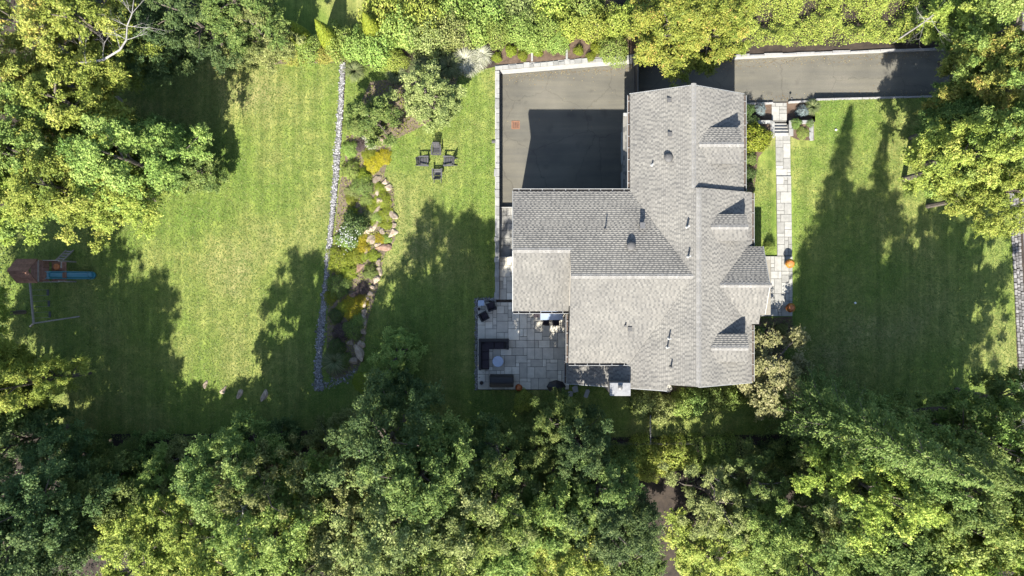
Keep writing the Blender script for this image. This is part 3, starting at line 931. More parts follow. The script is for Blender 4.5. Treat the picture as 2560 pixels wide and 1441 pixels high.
po = ps2.build('shingles', M['shingle'], pr); po["kind"] = 'stuff'
MB().box((8.5, 12.86, 2.66), (0.5, 0.20, 0.22)).build('end_trim', M['trim'], pr)
for yy in (7.9, 11.1):
    gd = MB(); gd.box((8.73, yy, -0.05), (0.06, 2.6, 2.2)); gdo = hb(gd, 'garage_door', M['trim'])
    for k in range(4):
        MB().box((8.69, yy, -0.87 + k * 0.54), (0.03, 2.5, 0.48)).build('door_panel', M['trim'], gdo)
# windows
def window(x, y, z, w, h, axis):
    f = MB()
    if axis == 'x':
        f.box((x, y, z), (0.08, w, h)); g_ = MB().box((x, y, z), (0.10, w - .16, h - .16))
    else:
        f.box((x, y, z), (w, 0.08, h)); g_ = MB().box((x, y, z), (w - .16, 0.10, h - .16))
    fo = hb(f, 'window', M['trim']); g_.build('pane', M['glass'], fo)
for y in (11.8, 9.65, 7.7):
    window(15.82, y, 1.6, 1.2, 1.5, 'x'); window(15.82, y, 4.4, 1.0, 1.3, 'x')
for y in (4.4, -4.0, -5.4):
    window(16.37, y, 1.6, 1.2, 1.5, 'x'); window(16.37, y, 4.4, 1.0, 1.3, 'x')
for x_, d_ in ((d1, 9.65), (d2, 4.1), (d3, -4.05)):
    window(x_ + .02, d_, 6.35, 0.8, 0.8, 'x')
window(d4 + .02, .19, 5.2, 1.1, 1.2, 'x')
for y in (8.0, 11.0): window(8.73, y, 4.1, 1.1, 1.4, 'x')
for x in (2.0, 5.6, 7.4): window(x, 6.42, 3.6, 1.1, 1.4, 'y')
for x in (1.4, 3.0): window(x, -1.27, 1.5, 1.2, 1.8, 'y')
for x in (5.6, 7.4): window(x, -4.87, 4.4, 1.1, 1.2, 'y')
for x in (11.0, 14.4): window(x, -6.27, 1.6, 1.2, 1.5, 'y'); window(x, -6.27, 4.4, 1.0, 1.3, 'y')
window(4.38, -3.2, 1.3, 1.8, 2.2, 'x'); window(0.48, 0.8, 3.6, 1.1, 1.4, 'x')

# chimney
ch = MB(); ch.box((7.43, -6.95, 3.1), (1.24, 0.76, 6.2)); cho = hb(ch, 'chimney', M['brick'])
MB().box((7.43, -6.95, 6.33), (1.42, 0.90, 0.28)).build('chimney_crown', M['cement'], cho, bevel=0.02)
cf = MB(); cf.lathe([(0.13, 6.47), (0.13, 6.62), (0.17, 6.64), (0.17, 6.70), (0.05, 6.76)], 14, (7.40, -6.80, 0)); cf.build('flue', M['grey_metal'], cho)
MB().box((8.20, -6.52, 5.62), (0.06, 0.72, 0.10)).build('flashing', M['grey_metal'], cho)

# roof vents
def on_roof(px, py, zf):
    z = 6.5
    for _ in range(12):
        x, y, _z = W(px, py, z)
        z = zf(x, y)
    return x, y, z
zW, zWN, zWS = (lambda x, y: z_west(x)), (lambda x, y: z_wn(y)), (lambda x, y: z_ws(y))
def pipe(px, py, zf, h=0.45, r=0.05, boot=True):
    x, y, z = on_roof(px, py, zf)
    v = MB(); v.tube([(x, y, z - .05), (x, y, z + h)], r, 10)
    o = hb(v, 'vent_pipe', M['trim'] if boot else M['grey_metal'])
    b_ = MB(); b_.lathe([(0.12, z - .04), (0.11, z + .03), (0.065, z + .08)], 10, (x, y, 0)); b_.build('boot', M['trim'] if boot else M['vent'], o)
pipe(1513, 573, zWN, 0.62, 0.045, False); pipe(1630, 413, zW, 0.35); pipe(1717, 568, zW, 0.62, 0.07); pipe(1720, 642, zW, 0.62, 0.06)
pipe(1563, 814, zWS, 0.3, 0.05, False); pipe(1672, 846, zW, 0.6); pipe(1668, 868, zW, 0.5); pipe(1677, 917, zW, 0.55, 0.05, False)
for px, py, zf in ((1672, 252, zW), (1674, 337, zW), (1574, 823, zWS)):
    x, y, z = on_roof(px, py, zf)
    v = MB(); v.box((x, y, z + .05), (0.26, 0.26, 0.16)); o = hb(v, 'box_vent', M['vent'], bevel=0.02)
    MB().box((x, y, z + .145), (0.30, 0.30, 0.03)).build('vent_hood', M['vent'], o)
x, y, z = on_roof(1603, 566, zWN)
v = MB(); v.box((x, y, z + .22), (0.26, 0.34, 0.55)); o = hb(v, 'square_vent', M['vent'])
MB().box((x, y, z + .52), (0.34, 0.42, 0.05)).build('vent_hood', M['grey_metal'], o)
for px, py, zf in ((1670, 396, zW), (1577, 616, zWN)):
    x, y, z = on_roof(px, py, zf)
    v = MB(); v.lathe([(0.2, z - .1), (0.2, z + .17)], 18, (x, y, 0)); o = hb(v, 'attic_fan', M['vent'])
    c = MB(); c.lathe([(0.30, z + .16), (0.32, z + .20), (0.28, z + .28), (0.16, z + .33), (0.02, z + .35)], 20, (x, y, 0)); c.build('fan_dome', M['vent'], o, smooth=True)
# fan louvres etc. below: pale window-well cover at the south wall
wc = MB(); wc.lathe([(0.42, 0), (0.42, 0.42), (0.38, 0.5), (0.1, 0.53)], 18, (0, 0, 0))
o = wc.build('window_well_cover', M['beige'], None, smooth=False); o.location = W(1668, 971, 0.5)[:2] + (0.01,)
o.scale = (1.0, 0.8, 1); tag(o, 'rounded beige window-well cover against the south wall of the house', 'cover')

exec_later = []
# ------------------------------------------------------------------ vegetation builders
def leaf_quads(C, N, L, Wd, rng, tone, fold=0.12, T=None):
    """rhombic leaves: centres C, normals N, lengths L, widths Wd"""
    n = len(C)
    N = N / (np.linalg.norm(N, axis=1, keepdims=True) + 1e-9)
    if T is None:
        T = rng.normal(size=(n, 3))
    T = T - N * (T * N).sum(1, keepdims=True)
    T /= (np.linalg.norm(T, axis=1, keepdims=True) + 1e-9)
    B = np.cross(N, T)
    L = np.asarray(L).reshape(-1, 1); Wd = np.asarray(Wd).reshape(-1, 1)
    V = np.empty((n, 4, 3), np.float32)
    V[:, 0] = C - T * L * .5
    V[:, 1] = C + B * Wd * .5 + N * L * fold
    V[:, 2] = C + T * L * .5
    V[:, 3] = C - B * Wd * .5 + N * L * fold
    return V.reshape(-1, 3), np.arange(4 * n, dtype=np.int32).reshape(-1, 4), np.repeat(tone, 4)


def rand_dirs(rng, n):
    d = rng.normal(size=(n, 3))
    return d / np.linalg.norm(d, axis=1, keepdims=True)


def crown_data(seed, R=3.2, z0=2.6, z1=10.0, ncl=85, nleaf=58000, leaf=0.104, shape=1.0, cl=(0.40, 0.85)):
    rng = np.random.default_rng(seed)
    ph = rng.uniform(0, 6.28, 6); am = rng.uniform(.05, .17, 6)
    cen, rad, wts = [], [], []
    zc, hz = (z0 + z1) / 2 - 0.4, (z1 - z0) / 2
    while len(cen) < ncl:
        th = rng.uniform(0, 6.283); u = rng.uniform(-0.75, 1)
        prof = max(0.12, math.sqrt(max(0, 1 - abs(u) ** (2.2 * shape))))
        ang = 1 + sum(am[i] * math.sin((i + 2) * th + ph[i] + u * 1.3) for i in range(6))
        rr = R * prof * ang * math.sqrt(rng.uniform(0.10, 1.12))
        c = (rr * math.cos(th), rr * math.sin(th), zc + u * hz * .93 + rng.normal() * .25)
        cen.append(c); rad.append(rng.uniform(*cl) * (1 - .2 * max(0, u)))
    cen = np.array(cen); rad = np.array(rad)
    n_each = (rad ** 2 / (rad ** 2).sum() * nleaf).astype(int)
    Cs, Ns, Ts = [], [], []
    Ds = []
    for c, r, n in zip(cen, rad, n_each):
        out = np.array([c[0], c[1], 0]); out /= (np.linalg.norm(out) + 1e-6)
        ntw = int(10 + 16 * r)
        tw = rand_dirs(rng, ntw) * np.array([1, 1, .5]) + out * .45 + np.array([0, 0, .16])
        tw /= np.linalg.norm(tw, axis=1, keepdims=True)
        tl = r * rng.uniform(.75, 1.5, ntw)
        k = rng.integers(0, ntw, n)
        q = rng.uniform(0.02, 1, n) ** .7
        D = tw[k]
        P = D * (q * tl[k])[:, None]
        P[:, 2] -= .22 * q ** 2 * tl[k]                      # twigs arch over
        P += rng.normal(size=(n, 3)) * (.045 + .12 * (1 - q))[:, None] * np.array([1, 1, .6])
        Cs.append(c + P)
        Ns.append(P / r * .30 + np.array([0, 0, .80]) + rng.normal(size=(n, 3)) * .42)
        Ds.append(D + rng.normal(size=(n, 3)) * .7)
        base = rng.normal() * .13 + rng.normal(size=ntw)[k] * .08
        Ts.append(np.clip(rng.normal(0.47, .18, n) + base, 0, 1))
    C = np.concatenate(Cs); N = np.concatenate(Ns); T = np.concatenate(Ts); D = np.concatenate(Ds)
    L = leaf * np.exp(rng.normal(0, .32, len(C)))
    ni = 48  # larger, lower-toned core leaves added to block light through each clump
    ci = np.repeat(cen, ni, 0) + rand_dirs(rng, len(cen) * ni) * (np.repeat(rad, ni) * rng.uniform(.1, .75, len(cen) * ni))[:, None] * np.array([1, 1, .5]) - np.array([0, 0, .12])
    C = np.concatenate([C, ci]); N = np.concatenate([N, np.array([0, 0, 1.0]) + rng.normal(size=ci.shape) * .5])
    L = np.concatenate([L, leaf * rng.uniform(1.6, 2.6, len(ci))]); T = np.concatenate([T, rng.uniform(.1, .5, len(ci))]); D = np.concatenate([D, rng.normal(size=ci.shape)])
    V, F_, tn = leaf_quads(C, N, L, L * rng.uniform(.5, .78, len(C)), rng, T, T=D)
    return V, F_, tn, cen


def limb_mesh(name, seed, cen, z0, h, r0=0.22, nl=16):
    rnd = random.Random(seed)
    mb = MB()
    lean = (rnd.uniform(-.3, .3), rnd.uniform(-.3, .3))
    tp = lambda z: (lean[0] * (z / h) ** 2, lean[1] * (z / h) ** 2, z)
    zs = [0, .25 * h, .5 * h, .7 * h, .88 * h]
    mb.tube([tp(z) for z in zs], [r0 * 1.25, r0, r0 * .72, r0 * .45, r0 * .14], 7)
    idx = list(range(len(cen))); rnd.shuffle(idx)
    for i in idx[:nl]:
        c = cen[i]
        zs_ = max(z0 * .7, min(c[2] - 1.0, .8 * h)) if c[2] > z0 else z0 * .8
        a = Vector(tp(max(.8, zs_ - math.hypot(c[0], c[1]) * .25)))
        b = Vector(c)
        m1 = a.lerp(b, .35) + Vector((rnd.uniform(-.2, .2), rnd.uniform(-.2, .2), .25))
        m2 = a.lerp(b, .7) + Vector((rnd.uniform(-.2, .2), rnd.uniform(-.2, .2), .2))
        rr = r0 * .42 * rnd.uniform(.7, 1.2)
        mb.tube([a, m1, m2, b], [rr, rr * .7, rr * .42, rr * .12], 5, cap=False)
    return mb.mesh(name)


TREES = {}
def tree_kind(key, seed, **k):
    V, F_, tn, cen = crown_data(seed, **k)
    TREES[key] = (np_mesh('crown', V, F_, tn), limb_mesh('trunk', seed, cen, k.get('z0', 2.6), k.get('z1', 10.0)), k.get('R', 3.2), k.get('z1', 10.0))
for i in range(6):
    tree_kind('broad%d' % i, 100 + i, ncl=(105, 125, 95, 115, 135, 100)[i], shape=(1, 1.3, .85, 1.1, .95, 1.2)[i])
tree_kind('airy0', 130, ncl=85, nleaf=26000, leaf=0.102, cl=(.3, .62))
tree_kind('airy1', 131, ncl=95, nleaf=28000, leaf=0.098, cl=(.28, .58))
tree_kind('small0', 140, R=2.0, z0=0.7, z1=5.0, ncl=60, nleaf=20000, leaf=0.105, cl=(.3, .6))
tree_kind('small1', 141, R=2.0, z0=0.7, z1=5.0, ncl=75, nleaf=22000, leaf=0.10, cl=(.26, .52))
tree_kind('low0', 150, R=2.4, z0=0.3, z1=3.2, ncl=70, nleaf=18000, leaf=0.11, cl=(.3, .6))
tree_kind('low1', 151, R=2.4, z0=0.3, z1=3.2, ncl=80, nleaf=18000, leaf=0.105, cl=(.28, .55))


def conifer_data(seed, R=2.6, h=16.0, z0=0.8, nb=320, per=52, droop=.28, nl=.20):
    rng = np.random.default_rng(seed)
    Cs, Ns, Ts, Td = [], [], [], []
    limbs = []
    for i in range(nb):
        t = (i + rng.random()) / nb
        z = z0 + (h - z0) * (1 - (1 - t) ** 0.85) if False else z0 + (h - z0) * t ** 1.0
        Lb = R * (1 - (z / h)) ** .85 * rng.uniform(.65, 1.12) + .12
        th = rng.uniform(0, 6.283)
        d = np.array([math.cos(th), math.sin(th), 0])
        side = np.array([-d[1], d[0], 0])
        limbs.append((z, d, Lb))
        n = max(8, int(per * (0.25 + Lb / R)))
        s = rng.uniform(.12, 1, n) ** .7
        w = (rng.normal(size=n)) * .16 * (.35 + .75 * (1 - s)) * (Lb ** .6)
        P = d * (s * Lb)[:, None] + side * w[:, None]
        P[:, 2] += z + .12 * s * Lb - droop * (s ** 2) * Lb - np.abs(w) * .35 + rng.normal(size=n) * .05
        Cs.append(P)
        T = d * 1.0 + side * (np.sign(w) * .7)[:, None] + rng.normal(size=(n, 3)) * .25
        Td.append(T)
        Ns.append(np.array([0, 0, 1]) + rng.normal(size=(n, 3)) * .35)
        Ts.append(np.clip(rng.normal(.45, .2, n) + .2 * (s - .5), 0, 1))
    C = np.concatenate(Cs); N = np.concatenate(Ns); T = np.concatenate(Ts); D = np.concatenate(Td)
    L = nl * rng.uniform(.8, 1.7, len(C))
    V, F_, tn = leaf_quads(C, N, L, L * .34, rng, T, fold=-.05, T=D)
    mb = MB()
    mb.tube([(0, 0, 0), (0, 0, h * .5), (0, 0, h * .97)], [.24, .14, .02], 7)
    for z, d, Lb in limbs[::4]:
        mb.tube([(0, 0, z), tuple(d * Lb * .55 + np.array([0, 0, z + .02 * Lb])), tuple(d * Lb * .95 + np.array([0, 0, z - .12 * Lb]))], [.04, .025, .008], 4, cap=False)
    return V, F_, tn, mb
V, F_, tn, mb = conifer_data(201, R=3.6, h=20.0, nb=620, per=95, nl=.135)
TREES['spruce'] = (np_mesh('crown', V, F_, tn), mb.mesh('trunk'), 3.6, 20.0)
V, F_, tn, mb = conifer_data(202, R=3.0, h=14, nb=320, per=85, droop=.15, nl=.16)
TREES['fir'] = (np_mesh('crown', V, F_, tn), mb.mesh('trunk'), 3.0, 14.0)
# arborvitae: upright flattened sprays
def thuja(seed, R=.75, h=4.2, n=9000):
    rng = np.random.default_rng(seed)
    z = h * (1 - rng.random(n) ** .62)
    rr = R * np.clip(1.0 - (z / h) ** 1.6, .03, 1) * rng.uniform(.75, 1.03, n)
    th = rng.uniform(0, 6.283, n)
    C = np.stack([rr * np.cos(th), rr * np.sin(th), z + .12], 1)
    out = np.stack([np.cos(th), np.sin(th), np.full(n, .45)], 1)
    N = out + rng.normal(size=(n, 3)) * .3
    D = np.stack([np.cos(th) * .5, np.sin(th) * .5, np.full(n, 1.0)], 1) + rng.normal(size=(n, 3)) * .25
    L = .16 * rng.uniform(.7, 1.4, n)
    V, F_, tn = leaf_quads(C, N, L, L * .45, rng, np.clip(rng.normal(.5, .2, n), 0, 1), T=D)
    mb = MB(); mb.tube([(0, 0, 0), (0, 0, h * .5), (0, 0, h * .85)], [.09, .06, .02], 6)
    return np_mesh('crown', V, F_, tn), mb.mesh('trunk'), R, h
TREES['thuja'] = thuja(210)


def plant_tree(name, kind, px, py, h, r, mat, label, cat='tree', group=None, zc=0.66, bark='bark', rz=None, base=None):
    """px, py = where the photo shows the middle of the crown (at the height zc*h)"""
    crown, trunk, R0, H0 = TREES[kind]
    if base is None:
        x, y, _ = W(px, py, zc * h)
    else:
        x, y = base
    root = empty(name, (x, y, 0), random.uniform(0, 6.28) if rz is None else rz)
    s = r / R0
    for nm, me, mt in (('trunk', trunk, M[bark]), ('crown', crown, M[mat])):
        o = bpy.data.objects.new(nm, me); COL.objects.link(o); o.parent = root
        o.scale = (s, s, h / H0)
        obj_mat(o, mt)
    tag(root, label, cat, group)
    return root


# ------------------------------------------------------------------ trees
ORD = ['first', 'second', 'third', 'fourth', 'fifth', 'sixth', 'seventh', 'eighth', 'ninth', 'tenth', 'eleventh', 'twelfth', 'thirteenth', 'fourteenth', 'fifteenth', 'sixteenth', 'seventeenth', 'eighteenth', 'nineteenth', 'twentieth', 'twenty-first', 'twenty-second', 'twenty-third', 'twenty-fourth', 'twenty-fifth', 'twenty-sixth', 'twenty-seventh', 'twenty-eighth', 'twenty-ninth', 'thirtieth', 'thirty-first', 'thirty-second', 'thirty-third', 'thirty-fourth', 'thirty-fifth', 'thirty-sixth', 'thirty-seventh', 'thirty-eighth', 'thirty-ninth', 'fortieth', 'forty-first', 'forty-second', 'forty-third', 'forty-fourth', 'forty-fifth', 'forty-sixth', 'forty-seventh', 'forty-eighth', 'forty-ninth', 'fiftieth']
WORD = {'leaf_yellow': 'bright yellow-green', 'leaf_fresh': 'fresh green', 'leaf_mid': 'mid green', 'leaf_dark': 'dark green', 'leaf_olive': 'olive green', 'leaf_autumn': 'yellowing', 'leaf_maple': 'golden-green', 'leaf_pink': 'dusky'}

def tree_row(rows, where, group, name='broadleaf_tree'):
    rows = sorted(rows, key=lambda t: t[0])
    off = sorted([t for t in rows if t[0] < -60], key=lambda t: t[1])     # stand just outside the picture, seen only by their shade
    for i, (px, py, h, r, kind, mat) in enumerate(off):
        plant_tree(name, kind, px, py, h, r, mat, '%s broadleaf tree just beyond the left photo edge, %s from the top' % (WORD[mat], ORD[i]), 'tree', group)
    rows = [t for t in rows if t[0] >= -60]
    for i, (px, py, h, r, kind, mat) in enumerate(rows):
        con = kind in ('spruce', 'fir')
        kname = 'conifer' if con else ('shrub' if kind.startswith('low') else 'broadleaf tree')
        nm = 'conifer_tree' if con else ('shrub' if kind.startswith('low') else name)
        plant_tree(nm, kind, px, py, h, r, mat, '%s %s, %s from the left %s' % (WORD[mat], kname, ORD[i], where), 'shrub' if kname == 'shrub' else 'tree', group)

tree_row([(70, 70, 13, 3.3, 'broad0', 'leaf_autumn'), (225, 70, 12.5, 2.9, 'broad1', 'leaf_yellow'), (480, 45, 9, 2.9, 'airy0', 'leaf_dark'), (380, 90, 8, 2.6, 'broad4', 'leaf_dark'),
          (640, 70, 7.5, 2.3, 'airy0', 'leaf_olive'), (590, 10, 9, 2.6, 'broad2', 'leaf_mid')], 'in the top-left corner woods', 'trees of the top-left woods')
tree_row([(20, 240, 12, 3.0, 'broad2', 'leaf_autumn'), (190, 270, 12, 3.1, 'broad5', 'leaf_yellow'), (50, 390, 13, 3.3, 'broad1', 'leaf_fresh'), (310, 400, 12, 2.9, 'broad0', 'leaf_fresh'),
          (150, 465, 12, 3.0, 'broad3', 'leaf_yellow'), (400, 370, 6.5, 2.4, 'broad4', 'leaf_mid'), (280, 470, 9, 2.6, 'broad2', 'leaf_yellow'), (-20, 500, 12, 2.4, 'broad0', 'leaf_yellow'), (480, 420, 4, 1.7, 'small0', 'leaf_mid')], 'along the upper left lawn edge', 'trees of the left lawn edge')
tree_row([(-130, 790, 11, 1.9, 'broad1', 'leaf_yellow'), (-150, 1080, 12.5, 2.9, 'broad2', 'leaf_mid'), (-120, 1000, 13, 2.6, 'broad3', 'leaf_mid'), (-45, 945, 12, 2.2, 'broad4', 'leaf_yellow'), (60, 965, 11, 1.8, 'broad0', 'leaf_yellow'), (30, 1110, 9, 2.8, 'broad5', 'leaf_dark')], 'below the swing set', 'trees by the swing set')

front = [(80, 1270, 14, 3.2, 'broad2', 'leaf_dark'), (235, 1235, 8, 2.6, 'broad3', 'leaf_mid'), (296, 1135, 5, 1.1, 'spruce', 'leaf_mid'), (385, 1240, 5.5, 2.4, 'broad1', 'leaf_fresh'),
         (500, 1225, 5, 2.2, 'broad5', 'leaf_olive'), (580, 1190, 13.5, 2.8, 'broad0', 'leaf_mid'), (655, 1220, 13.5, 2.7, 'airy1', 'leaf_olive'), (955, 1115, 15, 3.1, 'broad1', 'leaf_dark'), (1050, 1190, 16, 3.3, 'broad4', 'leaf_mid'),
         (1150, 1170, 12, 2.3, 'broad2', 'leaf_dark'), (1380, 1055, 8, 1.7, 'broad5', 'leaf_mid'), (1240, 1150, 12, 2.5, 'airy0', 'leaf_mid'), (1330, 1130, 7, 2.0, 'broad2', 'leaf_mid'), (1450, 1120, 10, 2.1, 'broad3', 'leaf_dark'), (1500, 1215, 10, 2.3, 'broad0', 'leaf_mid'),
         (2125, 1110, 11, 2.3, 'airy0', 'leaf_olive'), (2185, 1225, 17, 2.9, 'broad2', 'leaf_yellow'), (2260, 1165, 17, 2.9, 'broad0', 'leaf_mid'), (2254, 1122, 21.5, 3.7, 'spruce', 'leaf_mid'), (2368, 1140, 20.5, 3.2, 'spruce', 'leaf_mid'), (2345, 1190, 17.5, 3.2, 'broad3', 'leaf_mid'), (2440, 1095, 15, 2.6, 'airy1', 'leaf_mid'), (2530, 1120, 16, 2.9, 'airy0', 'leaf_fresh'), (2600, 1160, 17, 3.2, 'airy1', 'leaf_fresh'), (2625, 1030, 14, 2.8, 'airy0', 'leaf_mid')]
front += [(150, 1160, 3.4, 2.0, 'low0', 'leaf_dark'), (215, 1140, 3.0, 1.7, 'low1', 'leaf_mid'), (335, 1155, 3.0, 1.8, 'low0', 'leaf_mid'), (445, 1150, 2.8, 1.7, 'low1', 'leaf_olive'), (560, 1140, 3.2, 1.9, 'low0', 'leaf_mid'), (690, 1105, 3.2, 1.8, 'low1', 'leaf_dark'), (820, 1120, 3.2, 2.0, 'low0', 'leaf_olive')]
tree_row(front, 'in the front row of the lower woods', 'front row of the lower woods')
back = [(40, 1370, 15, 3.6, 'broad4', 'leaf_dark'), (215, 1340, 9, 3.0, 'fir', 'leaf_mid'), (330, 1290, 5, 2.5, 'broad0', 'leaf_olive'), (360, 1410, 9, 3.1, 'broad5', 'leaf_yellow'), (480, 1320, 8, 2.9, 'broad1', 'leaf_yellow'),
        (560, 1430, 13, 3.4, 'broad3', 'leaf_yellow'), (680, 1340, 15, 3.3, 'broad2', 'leaf_fresh'), (800, 1400, 13, 3.0, 'broad0', 'leaf_olive'), (850, 1265, 11.5, 3.1, 'broad5', 'leaf_olive'), (760, 1270, 10, 2.6, 'broad4', 'leaf_yellow'), (985, 1320, 16, 3.4, 'broad3', 'leaf_olive'),
        (1110, 1400, 15, 3.3, 'broad1', 'leaf_fresh'), (1165, 1290, 14, 3.0, 'broad0', 'leaf_olive'), (1230, 1250, 12, 2.6, 'airy1', 'leaf_fresh'), (1260, 1380, 11, 3.1, 'broad4', 'leaf_fresh'), (1390, 1290, 10, 2.8, 'broad3', 'leaf_fresh'),
        (1400, 1410, 10, 3.0, 'broad0', 'leaf_yellow'), (1520, 1310, 11, 2.7, 'broad5', 'leaf_dark'), (1560, 1420, 8, 2.6, 'broad1', 'leaf_mid'), (1800, 1260, 8, 2.8, 'airy1', 'leaf_olive'), (1900, 1210, 7, 2.4, 'airy0', 'leaf_mid'),
        (1790, 1400, 6, 3.0, 'broad2', 'leaf_yellow'), (1930, 1330, 9, 2.7, 'broad4', 'leaf_fresh'), (2010, 1410, 11, 2.8, 'broad3', 'leaf_fresh'), (2110, 1260, 12, 2.7, 'broad0', 'leaf_olive'), (2040, 1180, 5, 2.0, 'low0', 'leaf_mid'), (2210, 1330, 15, 3.2, 'broad1', 'leaf_mid'),
        (2250, 1430, 15, 3.0, 'broad5', 'leaf_mid'), (2370, 1290, 16, 3.4, 'broad2', 'leaf_fresh'), (2480, 1220, 15, 3.0, 'airy1', 'leaf_yellow'), (2420, 1410, 16, 3.2, 'broad3', 'leaf_yellow'), (2530, 1350, 16, 3.2, 'broad0', 'leaf_yellow')]
tree_row(back, 'in the back row of the lower woods', 'back row of the lower woods')
tree_row([(2430, 400, 12, 2.6, 'broad0', 'leaf_yellow'), (2500, 480, 12, 2.3, 'broad5', 'leaf_yellow'), (2520, 350, 13, 3.0, 'broad3', 'leaf_fresh'), (2385, 305, 8, 1.9, 'broad4', 'leaf_mid')], 'beside the front lawn at the right edge', 'trees at the right edge')
tree_row([(2475, 175, 9, 2.2, 'broad2', 'leaf_autumn'), (2530, 220, 11, 2.9, 'broad1', 'leaf_autumn'), (2520, 70, 11, 3.1, 'broad0', 'leaf_fresh'), (2410, 40, 7, 2.0, 'broad5', 'leaf_yellow')], 'where the driveway meets the top-right woods', 'trees of the top-right corner')
plant_tree('maple_tree', 'broad4', 1680, 58, 9.5, 2.9, 'leaf_maple', 'golden maple overhanging the driveway by the dark gate', 'tree', 'maples over the driveway')
plant_tree('maple_tree', 'broad1', 1790, 68, 8.5, 2.3, 'leaf_maple', 'golden maple overhanging the driveway, on the side of the green bank', 'tree', 'maples over the driveway')

# trees in the garden
plant_tree('dogwood_tree', 'small0', 1938, 928, 4.6, 2.7, 'leaf_pink', 'pale olive dogwood tree at the front corner of the house', 'tree')
plant_tree('garden_tree', 'small1', 1075, 245, 4.2, 2.1, 'leaf_olive', 'small rounded green tree above the four lawn chairs', 'tree', zc=.6)
plant_tree('garden_tree', 'small0', 935, 300, 3.8, 1.75, 'leaf_mid', 'small dark-gapped green tree beside the gravel strip, left of the chairs', 'tree', zc=.6)
plant_tree('garden_tree', 'small1', 998, 888, 3.8, 1.75, 'leaf_fresh', 'small feathery green tree on the lawn at the foot of the rock garden', 'tree', zc=.6)
plant_tree('garden_tree', 'small0', 1000, 975, 4.0, 1.5, 'leaf_dark', 'small dark green tree standing before the lower woods, left of the patio', 'tree', zc=.6)
for k, (px, py, h) in enumerate(((738, 78, 4.0), (812, 82, 4.8), (925, 62, 4.4))):
    plant_tree('arborvitae', 'thuja', px, py, h, .78, 'leaf_lime', '%s of the three lime-green arborvitae cones along the top edge' % ('leftmost', 'middle', 'rightmost')[k], 'tree', 'arborvitae along the top edge', zc=.5)

# ------------------------------------------------------------------ shrubs, grasses, flowers
def mound(seed, n=2600, leaf=.10, flat=.75):
    rng = np.random.default_rng(seed)
    d = rand_dirs(rng, n); d[:, 2] = np.abs(d[:, 2])
    ph = rng.uniform(0, 6.28, 4)
    th = np.arctan2(d[:, 1], d[:, 0])
    lob = 1 + .10 * np.sin(3 * th + ph[0]) + .08 * np.sin(5 * th + ph[1] + d[:, 2] * 3) + .06 * np.sin(9 * th + ph[2])
    s = (lob * rng.uniform(.45, 1.03, n) ** .45)[:, None]
    lump = rand_dirs(rng, 24); lump[:, 2] = np.abs(lump[:, 2])
    near = (d @ lump.T).max(1)
    s = s * (0.80 + .22 * np.clip((near - .75) / .25, 0, 1))[:, None]
    C = d * s * np.array([1, 1, flat])
    N = d * .8 + np.array([0, 0, .4]) + rng.normal(size=(n, 3)) * .45
    L = leaf * rng.uniform(.6, 1.3, n)
    V, F_, tn = leaf_quads(C, N, L, L * .62, rng, np.clip(rng.normal(.5, .23, n), 0, 1))
    return np_mesh('leaves', V, F_, tn)
MOUND = [mound(300, 4200, .075), mound(301, 5000, .065), mound(302, 3600, .095)]
def stemwork(seed):
    rnd = random.Random(seed); mb = MB()
    for k in range(7):
        a = rnd.uniform(0, 6.28); r = rnd.uniform(.3, .7)
        mb.tube([(0, 0, 0), (r * .4 * math.cos(a), r * .4 * math.sin(a), .3), (r * math.cos(a), r * math.sin(a), .55)], [.035, .025, .01], 5, cap=False)
    return mb.mesh('stems')
STEMS = stemwork(1)

def shrub(px, py, r, h, mat, label, k=0, name='shrub', z0=0.0, group=None, cat='shrub'):
    x, y, _ = W(px, py, z0 + h * .55)
    root = empty(name, (x, y, z0), random.uniform(0, 6.28))
    for nm, me, mt in (('stems', STEMS, M['bark']), ('leaves', MOUND[k], M[mat])):
        o = bpy.data.objects.new(nm, me); COL.objects.link(o); o.parent = root
        o.scale = (r, r, h / .75 if nm == 'leaves' else h)
        obj_mat(o, mt)
    tag(root, label, cat, group)
    return root


def blades(seed, n=420, L=1.0, h=.75):
    """arching ornamental grass: each blade three segments"""
    rng = np.random.default_rng(seed)
    V, F_, tn = [], [], []
    for i in range(n):
        th = rng.uniform(0, 6.283); l = L * rng.uniform(.55, 1.05); hh = h * rng.uniform(.6, 1.1); w = .016 * rng.uniform(.7, 1.4)
        d = np.array([math.cos(th), math.sin(th), 0]); s = np.array([-d[1], d[0], 0])
        b0 = d * .12 * rng.random()
        pts = [b0, b0 + d * l * .22 + np.array([0, 0, hh * .72]), b0 + d * l * .6 + np.array([0, 0, hh]), b0 + d * l + np.array([0, 0, hh * .55])]
        b = len(V)
        for p, ww in zip(pts, (w, w, w * .8, w * .2)):
            V += [p - s * ww, p + s * ww]
        t = np.clip(rng.normal(.5, .25), 0, 1)
        tn += [t] * 8
        F_ += [(b + 2 * j, b + 2 * j + 1, b + 2 * j + 3, b + 2 * j + 2) for j in range(3)]
    return np_mesh('blades', np.array(V), np.array(F_), np.array(tn))
BLADES = [blades(400), blades(401, 520, 1.0, .6)]

def grass_clump(px, py, r, h, mat, label, k=0, z0=0.0, group=None):
    x, y, _ = W(px, py, z0 + h * .4)
    o = bpy.data.objects.new('ornamental_grass', BLADES[k]); COL.objects.link(o)
    o.location = (x, y, z0); o.scale = (r, r, h); o.rotation_euler = (0, 0, random.uniform(0, 6.28))
    obj_mat(o, M[mat]); tag(o, label, 'grass', group)
    return o

